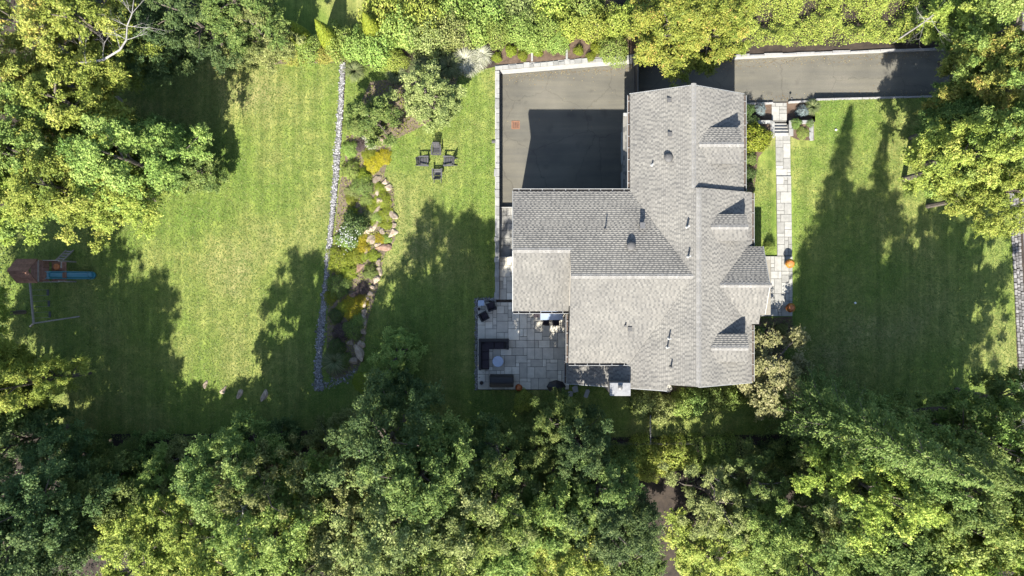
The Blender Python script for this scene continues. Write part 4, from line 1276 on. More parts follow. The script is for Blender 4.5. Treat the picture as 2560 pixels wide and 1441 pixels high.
# hedge bushes above the parking court
hed = [(1245, 75, 1.2, 2.2, 'leaf_fresh'), (1300, 65, 1.4, 2.4, 'leaf_fresh'), (1365, 70, 1.4, 2.3, 'leaf_fresh'), (1420, 60, 1.3, 2.2, 'leaf_yellow'), (1480, 55, 1.4, 2.3, 'leaf_yellow'), (1545, 50, 1.4, 2.4, 'leaf_yellow'), (1590, 30, 1.5, 2.6, 'leaf_yellow'), (1330, 95, 1.1, 1.8, 'leaf_fresh'), (1395, 100, 1.0, 1.5, 'leaf_fresh')]
for i, (px, py, r, h, mt) in enumerate(sorted(hed)):
    shrub(px, py, r, h, mt, 'clipped light-green hedge bush, %s from the left above the parking court' % ORD[i], i % 3, 'hedge_bush', group='hedge above the parking court')
shrub(1537, 122, 1.3, 1.5, 'leaf_fresh', 'big round glossy shrub at the end of the pale wall by the gate', 1)
for k, (px, py, r) in enumerate(((1242, 142, .42), (1307, 137, .45), (1277, 125, .5), (1345, 128, .42), (1447, 125, .42), (1490, 120, .5), (1478, 140, .4))):
    shrub(px, py, r, .6, 'leaf_lime', 'small yellow-green spirea, %s from the left in the mulch above the court wall' % ORD[sorted([1242, 1307, 1277, 1345, 1447, 1490, 1478]).index(px)], k % 3, 'spirea', group='spireas above the court wall')
for k, px in enumerate((1330, 1417)):
    x, y, _ = W(px, 137, .1)
    o = MB().box((0, 0, .06), (.16, 1.0, .14)).build('edging_slab', M['cap'], None, bevel=.01); o.location = (x, y, 0.01)
    tag(o, 'upright stone edging slab in the mulch, %s of two above the court wall' % ('left', 'right')[k], 'slab')

# mixed border at the top, left to right
top = [(590, 120, 1.6, 1.8, 'leaf_olive'), (650, 115, 1.5, 1.6, 'leaf_olive'), (700, 105, 1.4, 1.6, 'leaf_olive'), (765, 115, 1.3, 1.3, 'leaf_fresh'), (845, 95, 1.5, 2.2, 'leaf_fresh'), (890, 110, 1.5, 2.0, 'leaf_fresh'), (945, 115, 1.5, 2.2, 'leaf_fresh'), (985, 150, 1.1, 1.2, 'leaf_yellow'),
       (1000, 60, 1.9, 3.2, 'leaf_fresh'), (960, 15, 2.2, 3.6, 'leaf_yellow'), (1060, 25, 2.0, 3.4, 'leaf_yellow'), (1070, 85, 1.9, 2.8, 'leaf_olive'), (1130, 70, 1.7, 2.6, 'leaf_olive'), (1190, 60, 1.6, 2.4, 'leaf_fresh'), (1220, 15, 1.8, 2.8, 'leaf_fresh'), (1130, 10, 1.6, 2.8, 'leaf_fresh'), (1300, 15, 1.8, 2.0, 'leaf_olive'), (1380, 15, 1.8, 2.2, 'leaf_yellow'), (1460, 10, 1.8, 2.4, 'leaf_fresh'), (735, 135, 1.0, .8, 'leaf_autumn'), (815, 130, 1.0, .8, 'leaf_autumn'), (1165, 95, 0.7, 1.2, 'leaf_purple')]
WORD.update({'leaf_purple': 'purple-brown', 'leaf_lime': 'lime', 'leaf_gold': 'golden', 'leaf_white': 'white'})
for i, (px, py, r, h, mt) in enumerate(sorted(top)):
    shrub(px, py, r, h, mt, '%s shrub, %s from the left in the mixed border along the top edge' % (WORD[mt], ORD[i]), i % 3, group='mixed border along the top')
gr = [(885, 178, .9, .9, 'leaf_grass'), (990, 185, .9, .9, 'leaf_grass'), (1080, 150, 1.3, 1.1, 'leaf_grass'), (1120, 165, 1.3, 1.0, 'leaf_grass'), (1160, 150, 1.2, .9, 'leaf_white'), (1190, 150, 1.0, .7, 'leaf_white'), (1205, 138, .9, .6, 'leaf_white'), (1050, 170, 1.0, .8, 'leaf_grass'), (1175, 165, .9, .6, 'leaf_white')]
for i, (px, py, r, h, mt) in enumerate(sorted(gr)):
    grass_clump(px, py, r, h, mt, '%s arching ornamental grass, %s from the left between border and chair lawn' % ('pale' if mt == 'leaf_white' else 'green', ORD[i]), i % 2, group='ornamental grasses of the top border')

# rock garden plants (top to bottom)
rg = [(880, 480, .5, .3, 'leaf_olive', 1), (915, 500, .45, .25, 'leaf_fresh', 0), (940, 545, .4, .22, 'leaf_fresh', 2), (920, 540, .4, .25, 'leaf_olive', 0), (965, 560, .4, .22, 'leaf_lime', 0), (965, 600, .35, .2, 'leaf_fresh', 2), (870, 680, .6, .4, 'leaf_lime', 2), (935, 640, .4, .25, 'leaf_lime', 0), (860, 770, .5, .35, 'leaf_lime', 1), (895, 800, .45, .4, 'leaf_fresh', 1), (860, 900, .5, .5, 'leaf_mid', 2), (890, 590, .4, .3, 'leaf_fresh', 1), (872, 318, .50, .55, 'leaf_fresh', 0), (874, 372, .55, .6, 'leaf_fresh', 0), (876, 425, .62, .7, 'leaf_fresh', 0), (905, 462, .75, .6, 'leaf_mid', 1), (908, 440, .5, .5, 'leaf_lime', 2), (932, 408, .65, .3, 'leaf_gold', 1), (957, 392, .55, .3, 'leaf_gold', 1), (920, 385, .5, .35, 'leaf_lime', 1), (903, 365, .5, .35, 'leaf_purple', 2),
      (925, 355, .6, .35, 'leaf_white', 2), (878, 500, .4, .3, 'leaf_lime', 1), (955, 500, .6, .3, 'leaf_lime', 0), (965, 535, .5, .25, 'leaf_lime', 1), (885, 560, .85, 1.3, 'leaf_dark', 2), (868, 595, .75, .9, 'leaf_mid', 2), (845, 598, .35, .3, 'leaf_lime', 1), (900, 598, .5, .25, 'leaf_gold', 1), (950, 602, .5, .22, 'leaf_gold', 1),
      (850, 650, .9, .5, 'leaf_lime', 0), (885, 640, .6, .4, 'leaf_lime', 2), (905, 620, .5, .3, 'leaf_gold', 1), (845, 715, .8, .8, 'leaf_mid', 1), (925, 680, .5, .5, 'leaf_mid', 0), (905, 725, .5, .35, 'leaf_purple', 1), (825, 745, .45, .25, 'leaf_lime', 0), (880, 770, .75, .35, 'leaf_gold', 1), (905, 750, .5, .3, 'leaf_gold', 0), (840, 790, .5, .5, 'leaf_dark', 0),
      (880, 825, .7, .7, 'leaf_mid', 1), (850, 830, .55, .6, 'leaf_purple', 0), (838, 870, .6, .8, 'leaf_dark', 1), (910, 640, .35, .25, 'leaf_lime', 0), (930, 520, .4, .2, 'leaf_lime', 0), (950, 470, .4, .25, 'leaf_lime', 0), (880, 530, .35, .3, 'leaf_lime', 2), (935, 560, .35, .2, 'leaf_lime', 1)]
for i, (px, py, r, h, mt, k) in enumerate(sorted(rg, key=lambda t: t[1])):
    shrub(px, py, r * 1.28, h * 1.1, mt, '%s low plant, %s from the top of the rock garden' % (WORD[mt], ORD[i]), k, 'rock_garden_plant', group='rock garden plants')
grass_clump(835, 905, 1.1, .9, 'leaf_grass', 'green arching ornamental grass at the foot of the rock garden', 1)
x, y, _ = W(868, 590, 1.0)
rng = np.random.default_rng(8)
C = np.stack([x + rng.normal(size=160) * .4, y + rng.normal(size=160) * .45, .95 + rng.normal(size=160) * .1], 1)
V, F_, tn = leaf_quads(C, np.tile([0, 0, 1.0], (160, 1)) + rng.normal(size=(160, 3)) * .3, np.full(160, .11), np.full(160, .09), rng, rng.random(160))
tag(link('blossoms', np_mesh('blossoms', V, F_, tn), M['blossom']), 'white blossoms on the leafy plant halfway along the gravel strip', 'blossoms', kind='stuff')

# boulders
def boulder_mesh(seed, sub=3):
    bm = bmesh.new(); bmesh.ops.create_icosphere(bm, subdivisions=sub, radius=1.0)
    rng = np.random.default_rng(seed)
    pl = rand_dirs(rng, 16); off = rng.uniform(.42, .85, 16)
    for v in bm.verts:
        p = np.array(v.co)
        for n_, o_ in zip(pl, off):
            d = p @ n_ - o_
            if d > 0: p = p - n_ * d * .97
        p *= 1 + .04 * math.sin(p[0] * 9 + seed) * math.sin(p[1] * 8) + rng.normal() * .012
        v.co = p
    me = bpy.data.meshes.new('boulder'); bm.to_mesh(me); bm.free()
    return me
BOULD = [boulder_mesh(s) for s in range(6)]
def boulder(px, py, a, b, h, rot, mat, label, k, group):
    x, y, _ = W(px, py, h * .3)
    o = bpy.data.objects.new('boulder', BOULD[k % 6]); COL.objects.link(o)
    o.location = (x, y, h * .12); o.scale = (a, b, h); o.rotation_euler = (0, 0, rot)
    obj_mat(o, M[mat]); tag(o, label, 'boulder', group)
bl = [(962, 455, .35, .3, .3, .2, 'boulder'), (948, 505, .3, .4, .3, .5, 'boulder'), (985, 565, .3, .3, .3, .1, 'boulder'), (968, 545, .3, .35, .25, .7, 'boulder'), (945, 612, .35, .3, .3, .2, 'boulder'), (950, 680, .35, .4, .3, .1, 'boulder'), (932, 718, .35, .3, .3, .5, 'boulder'), (918, 745, .3, .35, .3, .2, 'boulder'), (908, 780, .3, .4, .3, .1, 'boulder'), (908, 830, .28, .5, .3, .1, 'boulder'), (905, 862, .35, .4, .3, .4, 'boulder'), (925, 575, .35, .3, .25, .3, 'boulder'), (955, 352, .5, .3, .3, .4, 'boulder'), (942, 450, .55, .4, .3, .9, 'boulder'), (945, 480, .3, .55, .3, .2, 'boulder'), (972, 470, .45, .35, .3, .3, 'boulder'), (943, 525, .28, .55, .25, -.3, 'boulder'), (984, 540, .35, .62, .4, .15, 'boulder'), (938, 565, .5, .38, .3, .5, 'boulder'),
      (912, 575, .75, .4, .25, -.2, 'boulder'), (982, 582, .5, .42, .35, .2, 'boulder'), (955, 580, .3, .4, .25, 0, 'boulder'), (930, 600, .5, .4, .3, .6, 'boulder'), (955, 620, .6, .35, .3, .4, 'boulder_red'), (916, 630, .25, .5, .3, .1, 'boulder'), (946, 658, .35, .5, .4, 0, 'boulder'), (897, 668, .65, .38, .35, .9, 'boulder_red'),
      (880, 683, .4, .3, .3, .3, 'boulder'), (940, 702, .5, .32, .3, .8, 'boulder'), (925, 735, .4, .3, .3, .3, 'boulder'), (885, 735, .3, .45, .3, -.3, 'boulder_red'), (912, 760, .45, .35, .35, .9, 'boulder'), (911, 800, .28, .75, .35, .06, 'boulder'), (900, 885, .5, .8, .35, .3, 'boulder'), (878, 905, .5, .35, .35, .5, 'boulder'), (876, 855, .42, .4, .3, 0, 'boulder')]
for i, (px, py, a, b, h, rot, mt) in enumerate(sorted(bl, key=lambda t: t[1])):
    boulder(px, py, a * random.uniform(.85, 1.35), b * random.uniform(.85, 1.3), h * random.uniform(.8, 1.2), rot + random.uniform(-.5, .5), mt, '%s boulder, %s from the top along the rock garden edge' % ('reddish' if mt == 'boulder_red' else 'pale tan', ORD[i]), i, 'rock garden boulders')
for i, (px, py, a, b) in enumerate(((512, 964, .26, .46), (558, 976, .26, .46), (598, 988, .32, .5), (660, 992, .3, .62))):
    boulder(px, py, a, b, .16, -.45 if i < 3 else -.15, 'boulder', 'pale half-buried stone, %s from the left in the lower left lawn' % ORD[i], i + 1, 'half-buried stones in the lawn')
for i, (px, py, a, b, rt) in enumerate(((1424, 985, .26, .2, .1), (1438, 973, .22, .24, .3), (1467, 984, .17, .32, -.3))):
    x, y, _ = W(px, py, .05)
    o = MB().prism([(-a, -b), (a * .8, -b * 1.1), (a * 1.1, b * .7), (a * .2, b * 1.1), (-a * .9, b * .8)], 'z', 0, .06).build('stepping_stone', M['cap'], None, bevel=.012)
    o.location = (x, y, .02); o.rotation_euler = (0, 0, rt); tag(o, 'irregular stepping stone, %s from the left beside the lean-to roof' % ORD[i], 'stone', 'stepping stones by the patio corner')

# gravel strip
GP = [(857, 155, 7.5), (852, 250, 8), (847, 330, 9.5), (840, 430, 9.5), (832, 520, 8), (822, 620, 7.5), (815, 700, 8), (806, 790, 11), (800, 860, 12), (796, 920, 10), (797, 975, 17)]
def gravel_halfwidth(t):
    i = min(int(t), len(GP) - 2); f = t - i
    a, b = GP[i], GP[i + 1]
    return [a[j] + (b[j] - a[j]) * f for j in range(3)]
left_, right_ = [], []
for p in GP:
    left_.append((p[0] - p[2] * .7, p[1])); right_.append((p[0] + p[2] * .7, p[1]))
sheet('gravel_bed', WP(left_ + right_[::-1]), 0.018, pmat('gravel_base', (0.09, 0.088, 0.085), (0.2, 0.195, 0.19), 14, 0.9, 0.5, 30), kind='structure')
rng = np.random.default_rng(12)
OCT = np.array([[1, 0, 0], [-1, 0, 0], [0, 1, 0], [0, -1, 0], [0, 0, 1], [0, 0, -1]], float)
OF = np.array([[0, 2, 4], [2, 1, 4], [1, 3, 4], [3, 0, 4], [2, 0, 5], [1, 2, 5], [3, 1, 5], [0, 3, 5]])
def pebbles(P, smin, smax, name, mat, label):
    V, F_, tn = [], [], []
    for i, (x, y) in enumerate(P):
        s = rng.uniform(smin, smax, 3) * np.array([1, .8, .55]) * np.exp(rng.normal(0, .3)); a = rng.uniform(0, 6.28)
        rot = np.array([[math.cos(a), -math.sin(a), 0], [math.sin(a), math.cos(a), 0], [0, 0, 1]])
        V.append((OCT * s) @ rot.T + np.array([x, y, .03])); F_.append(OF + 6 * i); tn.append(np.full(6, rng.random()))
    return tag(link(name, np_mesh(name, np.concatenate(V), np.concatenate(F_), np.concatenate(tn)), mat), label, 'gravel', kind='stuff')
P = []
ts = rng.uniform(0, len(GP) - 1, 4200)
for t in ts:
    cx, cy, hw = gravel_halfwidth(t)
    hw *= .9 + .14 * math.sin(t * 9.3) * math.sin(t * 4.1 + 1); P.append(W(cx + 0.6 * math.sin(t * 6.7) + np.clip(rng.normal() * .5, -1.25, 1.25) * hw * .88, cy + rng.uniform(-8, 8) * .5)[:2])
for _ in range(170):
    t = rng.random(); P.append(W(800 + 95 * t, 962 - 38 * t * t + rng.normal() * 6)[:2])
pebbles(P, .035, .085, 'gravel_strip', M['pebble'], 'long strip of pale pebbles between the left lawn and the rock garden')
P = [W(1191 + rng.normal() * 2.0, rng.uniform(748, 975))[:2] for _ in range(700)] + [W(rng.uniform(1190, 1240), 750 + rng.normal() * 2.5)[:2] for _ in range(260)] + [W(1200 + rng.normal() * 5, 938 + rng.normal() * 5)[:2] for _ in range(70)]
pebbles(P, .03, .07, 'gravel_edging', M['pebble'], 'narrow pebble edging around the outer corner of the patio')

# east front plants
shrub(1893, 343, 1.25, 1.2, 'leaf_lime', 'big lime-yellow shrub against the house beside the front steps', 2)
shrub(1902, 272, .52, .75, 'leaf_blue', 'round blue dwarf spruce between house and path by the driveway', 1, 'dwarf_spruce', z0=-.5)
shrub(2008, 277, .5, .75, 'leaf_blue', 'round blue dwarf spruce beside the fountain grass', 1, 'dwarf_spruce', z0=-.5)
grass_clump(2032, 268, .70, .9, 'leaf_grass', 'straw-coloured fountain grass beside the dwarf spruce on the lawn side', 0, z0=-.5)
shrub(1992, 308, .45, .5, 'leaf_mid', 'grey-green shrub on the low wall by the steps', 2)
shrub(2008, 332, .55, .35, 'leaf_fresh', 'spreading green plant in the small walled bed', 1)
shrub(2026, 308, .35, .35, 'leaf_mid', 'small green plant at the outer corner of the walled bed', 1)
shrub(1883, 302, .5, .5, 'leaf_dark', 'dark green fern-like shrub behind the lime shrub', 0)
shrub(1875, 395, .65, .8, 'leaf_mid', 'glossy evergreen bush against the house below the lime shrub', 2)
shrub(1872, 435, .7, .8, 'leaf_dark', 'dark evergreen bush against the house wall, in its shadow', 1)
shrub(1872, 275, .6, 1.2, 'leaf_dark', 'dark upright shrub at the house corner by the driveway', 1, z0=-.5)
shrub(1926, 617, .5, .9, 'leaf_fresh', 'clipped boxwood beside the path at the entrance terrace', 1)
shrub(1925, 840, .6, .6, 'leaf_purple', 'reddish low shrub below the entrance terrace', 2)
shrub(1955, 825, .55, .55, 'leaf_olive', 'olive low shrub at the corner of the entrance terrace', 1)
shrub(1900, 830, .5, .6, 'leaf_mid', 'green low shrub in the shade of the entrance roof', 1)
for i, (px, py, r, h, mt) in enumerate(((1612, 1005, 1.2, 1.7, 'leaf_olive'), (1660, 1020, 1.3, 1.7, 'leaf_olive'), (1705, 1015, 1.2, 1.6, 'leaf_fresh'), (1745, 1005, 1.2, 1.6, 'leaf_mid'), (1790, 995, 1.2, 1.6, 'leaf_mid'), (1830, 1000, 1.1, 1.5, 'leaf_fresh'))):
    shrub(px, py, r, h, mt, '%s rhododendron, %s from the left along the south wall of the house' % (WORD[mt], ORD[i]), 2, 'rhododendron', group='shrubs along the south wall')
ivy = [(1600, 1135, 1.4, 1.4, 'leaf_yellow'), (1650, 1145, 1.5, 1.5, 'leaf_yellow'), (1700, 1140, 1.5, 1.5, 'leaf_yellow'), (1755, 1130, 1.4, 1.3, 'leaf_fresh'), (1810, 1130, 1.4, 1.4, 'leaf_fresh'), (1860, 1140, 1.4, 1.4, 'leaf_olive'), (1620, 1175, 1.2, 1.4, 'leaf_yellow'), (1790, 1165, 1.2, 1.3, 'leaf_fresh'), (1560, 1150, 1.5, 1.6, 'leaf_mid'), (1250, 1130, 1.4, 1.2, 'leaf_dark'), (1200, 1140, 1.4, 1.2, 'leaf_dark'), (1940, 1140, 1.4, 1.4, 'leaf_dark'), (2010, 1150, 1.4, 1.4, 'leaf_dark'), (1900, 1160, 1.3, 1.3, 'leaf_olive')]
for i, (px, py, r, h, mt) in enumerate(sorted(ivy)):
    shrub(px, py, r, h, mt, '%s bush, %s from the left along the fence behind the back lawn' % (WORD[mt], ORD[i]), i % 3, group='bushes along the back fence')
shrub(1310, 1005, .9, 1.0, 'leaf_yellow', 'sunlit yellow-green bush below the orange potted mum', 0)
shrub(905, 955, .9, .3, 'leaf_lime', 'sunlit low green plant where the pebble strip ends', 1)

# scattered masses nobody could count
def leaf_field(polys_w, n, leaf, zlo, zhi, seed, bumps=0.0):
    rng = np.random.default_rng(seed)
    xs = [p[0] for pl in polys_w for p in pl]; ys = [p[1] for pl in polys_w for p in pl]
    P = np.stack([rng.uniform(min(xs), max(xs), n * 2), rng.uniform(min(ys), max(ys), n * 2)], 1)
    m = np.zeros(len(P), bool)
    for pl in polys_w: m |= in_poly(P, pl)
    P = P[m][:n]
    k = len(P)
    b = .5 + .25 * np.sin(P[:, 0] * 1.9 + 1.3 * np.sin(P[:, 1] * 1.1)) + .25 * np.sin(P[:, 1] * 2.3 + 1.7 * np.sin(P[:, 0] * .9 + 2)) + .15 * np.sin(P[:, 0] * 5.1) * np.sin(P[:, 1] * 4.7)
    if bumps > .7:                                        # sparse hollows between the mounds
        kp = rng.random(k) < np.clip((b - .12) * 2.6, .12, 1)
        P, b = P[kp], b[kp]; k = len(P)
    z = zlo + (zhi - zlo) * rng.random(k) ** .6 * .6 + bumps * b
    C = np.stack([P[:, 0], P[:, 1], z], 1)
    N = np.array([0, 0, 1.0]) + rng.normal(size=(k, 3)) * .55
    L = leaf * rng.uniform(.6, 1.4, k)
    return leaf_quads(C, N, L, L * .6, rng, np.clip(rng.normal(.5, .22, k) + .12 * (b - .5), 0, 1))

V, F_, tn = leaf_field([[(17.3, 18.55), (24, 18.75), (33, 19.0), (37, 19.2), (38, 26), (14, 26), (14, 19.5)]], 95000, .105, .02, .45, 31, bumps=1.0)
tag(link('ground_cover', np_mesh('ground_cover', V, F_, tn), M['leaf_yellow']), 'yellow-green ground cover on the bank above the driveway', 'ground cover', kind='stuff')
V, F_, tn = leaf_field([WP([(-300, 1120), (500, 1140), (1200, 1130), (1560, 1130), (1600, 1200), (1620, 1330), (1650, 1441), (1660, 1700), (-300, 1700)]), WP([(1720, 1200), (1900, 1150), (2100, 1110), (2560, 1030), (2900, 1000), (2900, 1700), (1720, 1700)]),
                        WP([(-300, -200), (560, -200), (560, 90), (250, 130), (150, 330), (60, 480), (20, 700), (60, 1000), (90, 1120), (-300, 1120)])], 60000, .17, .02, .5, 32, bumps=.5)
tag(link('undergrowth', np_mesh('undergrowth', V, F_, tn), M['leaf_dark']), 'dark undergrowth on the woodland floor', 'undergrowth', kind='stuff')
V, F_, tn = leaf_field([BED_ROCK], 9000, .10, .0, .16, 35, bumps=.10)
tag(link('ground_cover', np_mesh('ground_cover', V, F_, tn), M['leaf_lime']), 'creeping yellow-green plants filling the rock garden', 'ground cover', kind='stuff')
V, F_, tn = leaf_field([LAWN_W, LAWN_E], 2600, .075, .012, .05, 36)
tag(link('fallen_leaves', np_mesh('fallen_leaves', V, F_, tn), leaf_mat('dry_leaves', [(0, (0.10, 0.06, 0.025)), (0.5, (0.20, 0.14, 0.06)), (1, (0.30, 0.26, 0.14))], hue=0)), 'dry leaves fallen over the lawns', 'leaves', kind='stuff')
rg_ = np.random.default_rng(77)
nx = 1500
xx = rg_.uniform(-.9, 36, nx); top_ = rg_.random(nx) < .62
ye = np.where(top_, np.interp(xx, [p[0] for p in DRIVE_N], [p[1] for p in DRIVE_N]) - .08 - np.abs(rg_.normal(size=nx)) * .35, np.where(xx < 17.9, 16.0 + rg_.uniform(-3.2, 1.2, nx), np.interp(xx, [17.9, 23.7, 33, 46], [14.6, 14.76, 15.02, 15.27]) + .08 + np.abs(rg_.normal(size=nx)) * .3))
keep = top_ | (xx > 17.9) | (rg_.random(nx) < .25)
xx, ye = xx[keep], ye[keep]
C = np.stack([xx, ye, np.array([drive_z(x) for x in xx]) + .012], 1)
V, F_, tn = leaf_quads(C, np.array([0, 0, 1.0]) + rg_.normal(size=C.shape) * .15, rg_.uniform(.04, .10, len(C)), rg_.uniform(.03, .07, len(C)), rg_, rg_.random(len(C)))
tag(link('fallen_leaves', np_mesh('fallen_leaves', V, F_, tn), bpy.data.materials['dry_leaves']), 'dry leaves blown along the driveway edges', 'leaves', kind='stuff')
# lawn blades
def lawn_blades(poly, n, seed, avoid):
    rng = np.random.default_rng(seed)
    xs = [p[0] for p in poly]; ys = [p[1] for p in poly]
    P = np.stack([rng.uniform(min(xs), max(xs), n * 2), rng.uniform(min(ys), max(ys), n * 2)], 1)
    m = in_poly(P, poly)
    for a in avoid: m &= ~in_poly(P, a)
    P = P[m][:n]; k = len(P)
    th = rng.uniform(0, 6.283, k)
    T = np.stack([np.cos(th), np.sin(th), np.zeros(k)], 1); S = np.stack([-np.sin(th), np.cos(th), np.zeros(k)], 1)
    c = np.concatenate([P, np.full((k, 1), .006)], 1)
    l = rng.uniform(.05, .13, (k, 1)); w = rng.uniform(.02, .045, (k, 1)); h = rng.uniform(.03, .075, (k, 1))
    up = np.array([0, 0, 1.0])
    V = np.stack([c - S * w, c + S * w, c + T * l + up * h], 1).reshape(-1, 3)
    t = np.repeat(np.clip(rng.normal(.5, .25, k), 0, 1), 3)
    return np_mesh('lawn_blades', V, np.arange(3 * k).reshape(-1, 3), t)
AV = [BED_ROCK, [(PX0, PY0), (PX1, PY0), (PX1, PY1), (PX0, PY1)], [(-1.4, -1), (17, -7), (17, 14), (-1.4, 17)], [(20.2, -2.4), (22.1, -2.4), (21.9, 15), (20.2, 15)], [(17, -2.3), (22, -2.3), (22, 2.6), (17, 2.6)], [(16, 9), (20.4, 9.5), (20.4, 15), (16, 15)], [(21.5, 11), (23.7, 11), (23.7, 15), (21.5, 15)]]
tag(link('lawn_blades', lawn_blades(LAWN_W, 90000, 41, []), M['grass_blade']), 'short mown grass of the left lawn', 'grass', kind='stuff')
tag(link('lawn_blades', lawn_blades(LAWN_E, 120000, 42, AV), M['grass_blade']), 'short mown grass around the house', 'grass', kind='stuff')

# ------------------------------------------------------------------ bare branches
def branch_tree(mb, p, d, L, r, depth, rnd, spread=.6):
    pts = [Vector(p)]; dd = Vector(d).normalized()
    rad = [r]
    n = 4
    for i in range(n):
        dd = (dd + Vector((rnd.uniform(-1, 1), rnd.uniform(-1, 1), rnd.uniform(-.6, .8))) * .16).normalized()
        pts.append(pts[-1] + dd * L / n); rad.append(r * (1 - .55 * (i + 1) / n))
    mb.tube(pts, rad, 5 if r > .03 else 4, cap=False)
    if depth == 0: return
    for i in range(rnd.choice((2, 3, 3))):
        k = rnd.randint(1, n)
        nd = (dd + Vector((rnd.uniform(-1, 1), rnd.uniform(-1, 1), rnd.uniform(-.5, .7))) * spread).normalized()
        branch_tree(mb, pts[k], nd, L * rnd.uniform(.5, .75), rad[k] * .65, depth - 1, rnd, spread)

# leaning birch limb, top left
rnd = random.Random(3)
mb = MB()
pp = [W(147, 112, 8.2), W(160, 140, 8.6), W(177, 157, 8.9), W(215, 158, 9.3), W(258, 150, 9.6), W(300, 125, 9.8), W(316, 100, 9.9), W(318, 65, 10.0), W(330, 35, 10.1), W(335, -5, 10.2)]
bx, by, _ = W(147, 112, 8.2)
base = Vector((bx - .5, by - 1.5, 0))
mb.tube([base, base.lerp(Vector(pp[0]), .6)] + [Vector(p) for p in pp], [.12, .09, .085, .085, .085, .08, .072, .06, .052, .04, .03, .012], 7)
for i, dz in ((4, (0, 1, .1)), (5, (-.3, 1, .2)), (6, (-.8, .5, .1)), (7, (-1, .3, .1)), (7, (1, -.2, .1)), (8, (-.7, .6, .2)), (3, (-.2, 1, .1)), (8, (.6, .6, 0)), (6, (1, .2, 0)), (9, (-.5, .8, .1))):
    branch_tree(mb, pp[i + 0], dz, rnd.uniform(0.9, 1.8), .022, 3, rnd, .8)
root = empty('birch_tree', base)
o = mb.build('trunk', M['pale_bark'], None); o.parent = root; o.matrix_parent_inverse = Matrix.Translation(-base)
tag(root, 'bare white birch limb curving out of the top-left woods', 'tree')

def bare_tree(px, py, h, label, seed, n=9, L=2.0, lean=(0, 1), r=.07):
    x, y, _ = W(px, py, h * .8)
    rnd = random.Random(seed); mb = MB()
    mb.tube([(0, 0, 0), (.1, .1, h * .45), (.1, .2, h * .7)], [r * 1.8, r * 1.4, r], 6)
    for k in range(n):
        a = rnd.uniform(0, 6.28)
        branch_tree(mb, (.1, .15, h * rnd.uniform(.5, .7)), (math.cos(a) + lean[0], math.sin(a) + lean[1], rnd.uniform(.2, .7)), L * rnd.uniform(.7, 1.1), r * .5, 3, rnd, .6)
    root = empty('bare_tree', (x, y, 0)); mb.build('trunk', M['pale_bark'], root)
    tag(root, label, 'tree')
bare_tree(575, 1320, 15.5, 'bleached leafless tree among the lower left woods', 11, 13, 1.6, (.1, -.2), .075)
bare_tree(2345, 35, 7.0, 'thin leafless twiggy tree at the top right above the driveway', 12, 7, 1.5, (0, -.3), .04)
bare_tree(1800, 1215, 5.0, 'grey leafless bush in the clearing of the lower woods', 14, 7, 1.2, (0, .2), .035)
bare_tree(2480, 1300, 16.5, 'tall bare grey limbs rising from the lower right woods', 15, 8, 2.4, (.5, -.4), .09)

# ------------------------------------------------------------------ fence behind the back lawn
fb = empty('wire_fence', W(1280, 1103)); tag(fb, 'low dark wire fence along the back of the lawn before the lower woods', 'fence')
x0 = W(850, 1103)[0] - fb.location.x; x1 = W(1950, 1100)[0] - fb.location.x
n = 15
for i in range(n + 1):
    xx = x0 + (x1 - x0) * i / n
    MB().box((xx, 0, .55), (.06, .06, 1.15)).build('post', M['dark_metal'], fb)
for k in range(4):
    MB().bar((x0, 0, .2 + k * .3), (x1, 0, .2 + k * .3), .014).build('wire', M['dark_metal'], fb)
fs = empty('side_fence', W(1623, 1070)); tag(fs, 'short grey rail fence running from the south lawn to the wire fence', 'fence')
for yy in (1.05, 0, -1.02):
    MB().box((0, yy, .3), (.05, .05, .6)).build('post', M['grey_metal'], fs)
MB().box((0, 0, .58), (.045, 2.2, .03)).build('rail', M['kerb'], fs)
MB().box((0, 0, .25), (.03, 2.2, .03)).build('rail', M['grey_metal'], fs)

# ------------------------------------------------------------------ four slatted lawn chairs
def lawn_chair():
    r = empty('lawn_chair')
    m = M['chair']
    for i in range(5):                                    # seat slats, front (-y) high
        t = i / 4
        MB().box((0, -.36 + t * .50, .36 - t * .12), (.54, .098, .022), rot=Matrix.Rotation(.24 * -1, 3, 'X')).build('seat_slat', m, r)
    for i in range(6):                                    # fanned back slats
        u = (i - 2.5)
        top = .93 - abs(u) * .035
        MB().bar((u * .078, .17, .20), (u * .098, .46, top), .074, .02).build('back_slat', m, r)
    MB().box((0, .24, .42), (.56, .03, .06)).build('back_rail', m, r)
    MB().box((0, .385, .72), (.56, .03, .05)).build('back_rail', m, r)
    for s in (-1, 1):
        MB().prism([(s * .28, -.46), (s * .41, -.46), (s * .40, .10), (s * .36, .34), (s * .29, .34)], 'z', .52, .545).build('arm', m, r)
        MB().box((s * .315, -.34, .26), (.04, .12, .52)).build('front_leg', m, r)
        MB().bar((s * .275, -.40, .31), (s * .275, .62, .05), .03, .10).build('back_leg', m, r)
    MB().box((0, -.42, .31), (.58, .025, .11)).build('apron', m, r)
    return r
c0 = lawn_chair()
spots = [((1090.5, 374), 0, 'upper', 'with its back to the small rounded tree'), ((1057, 404), 90, 'left', 'with its back to the rock garden'), ((1123, 404), -90, 'right', 'with its back to the parking court'), ((1093, 437), 180, 'lower', 'with its back to the patio')]
for i, ((px, py), a, w, l2) in enumerate(spots):
    c = c0 if i == 0 else copy_tree(c0)
    p = W(px, py, .35)
    c.location = (p[0], p[1], .006); c.rotation_euler = (0, 0, R_(a))
    tag(c, 'dark slatted lawn chair, %s of four, %s' % (w, l2), 'chair', 'four lawn chairs in a ring')

# ------------------------------------------------------------------ patio things
def at_patio(px, py, z=.065): return W(px, py, z)
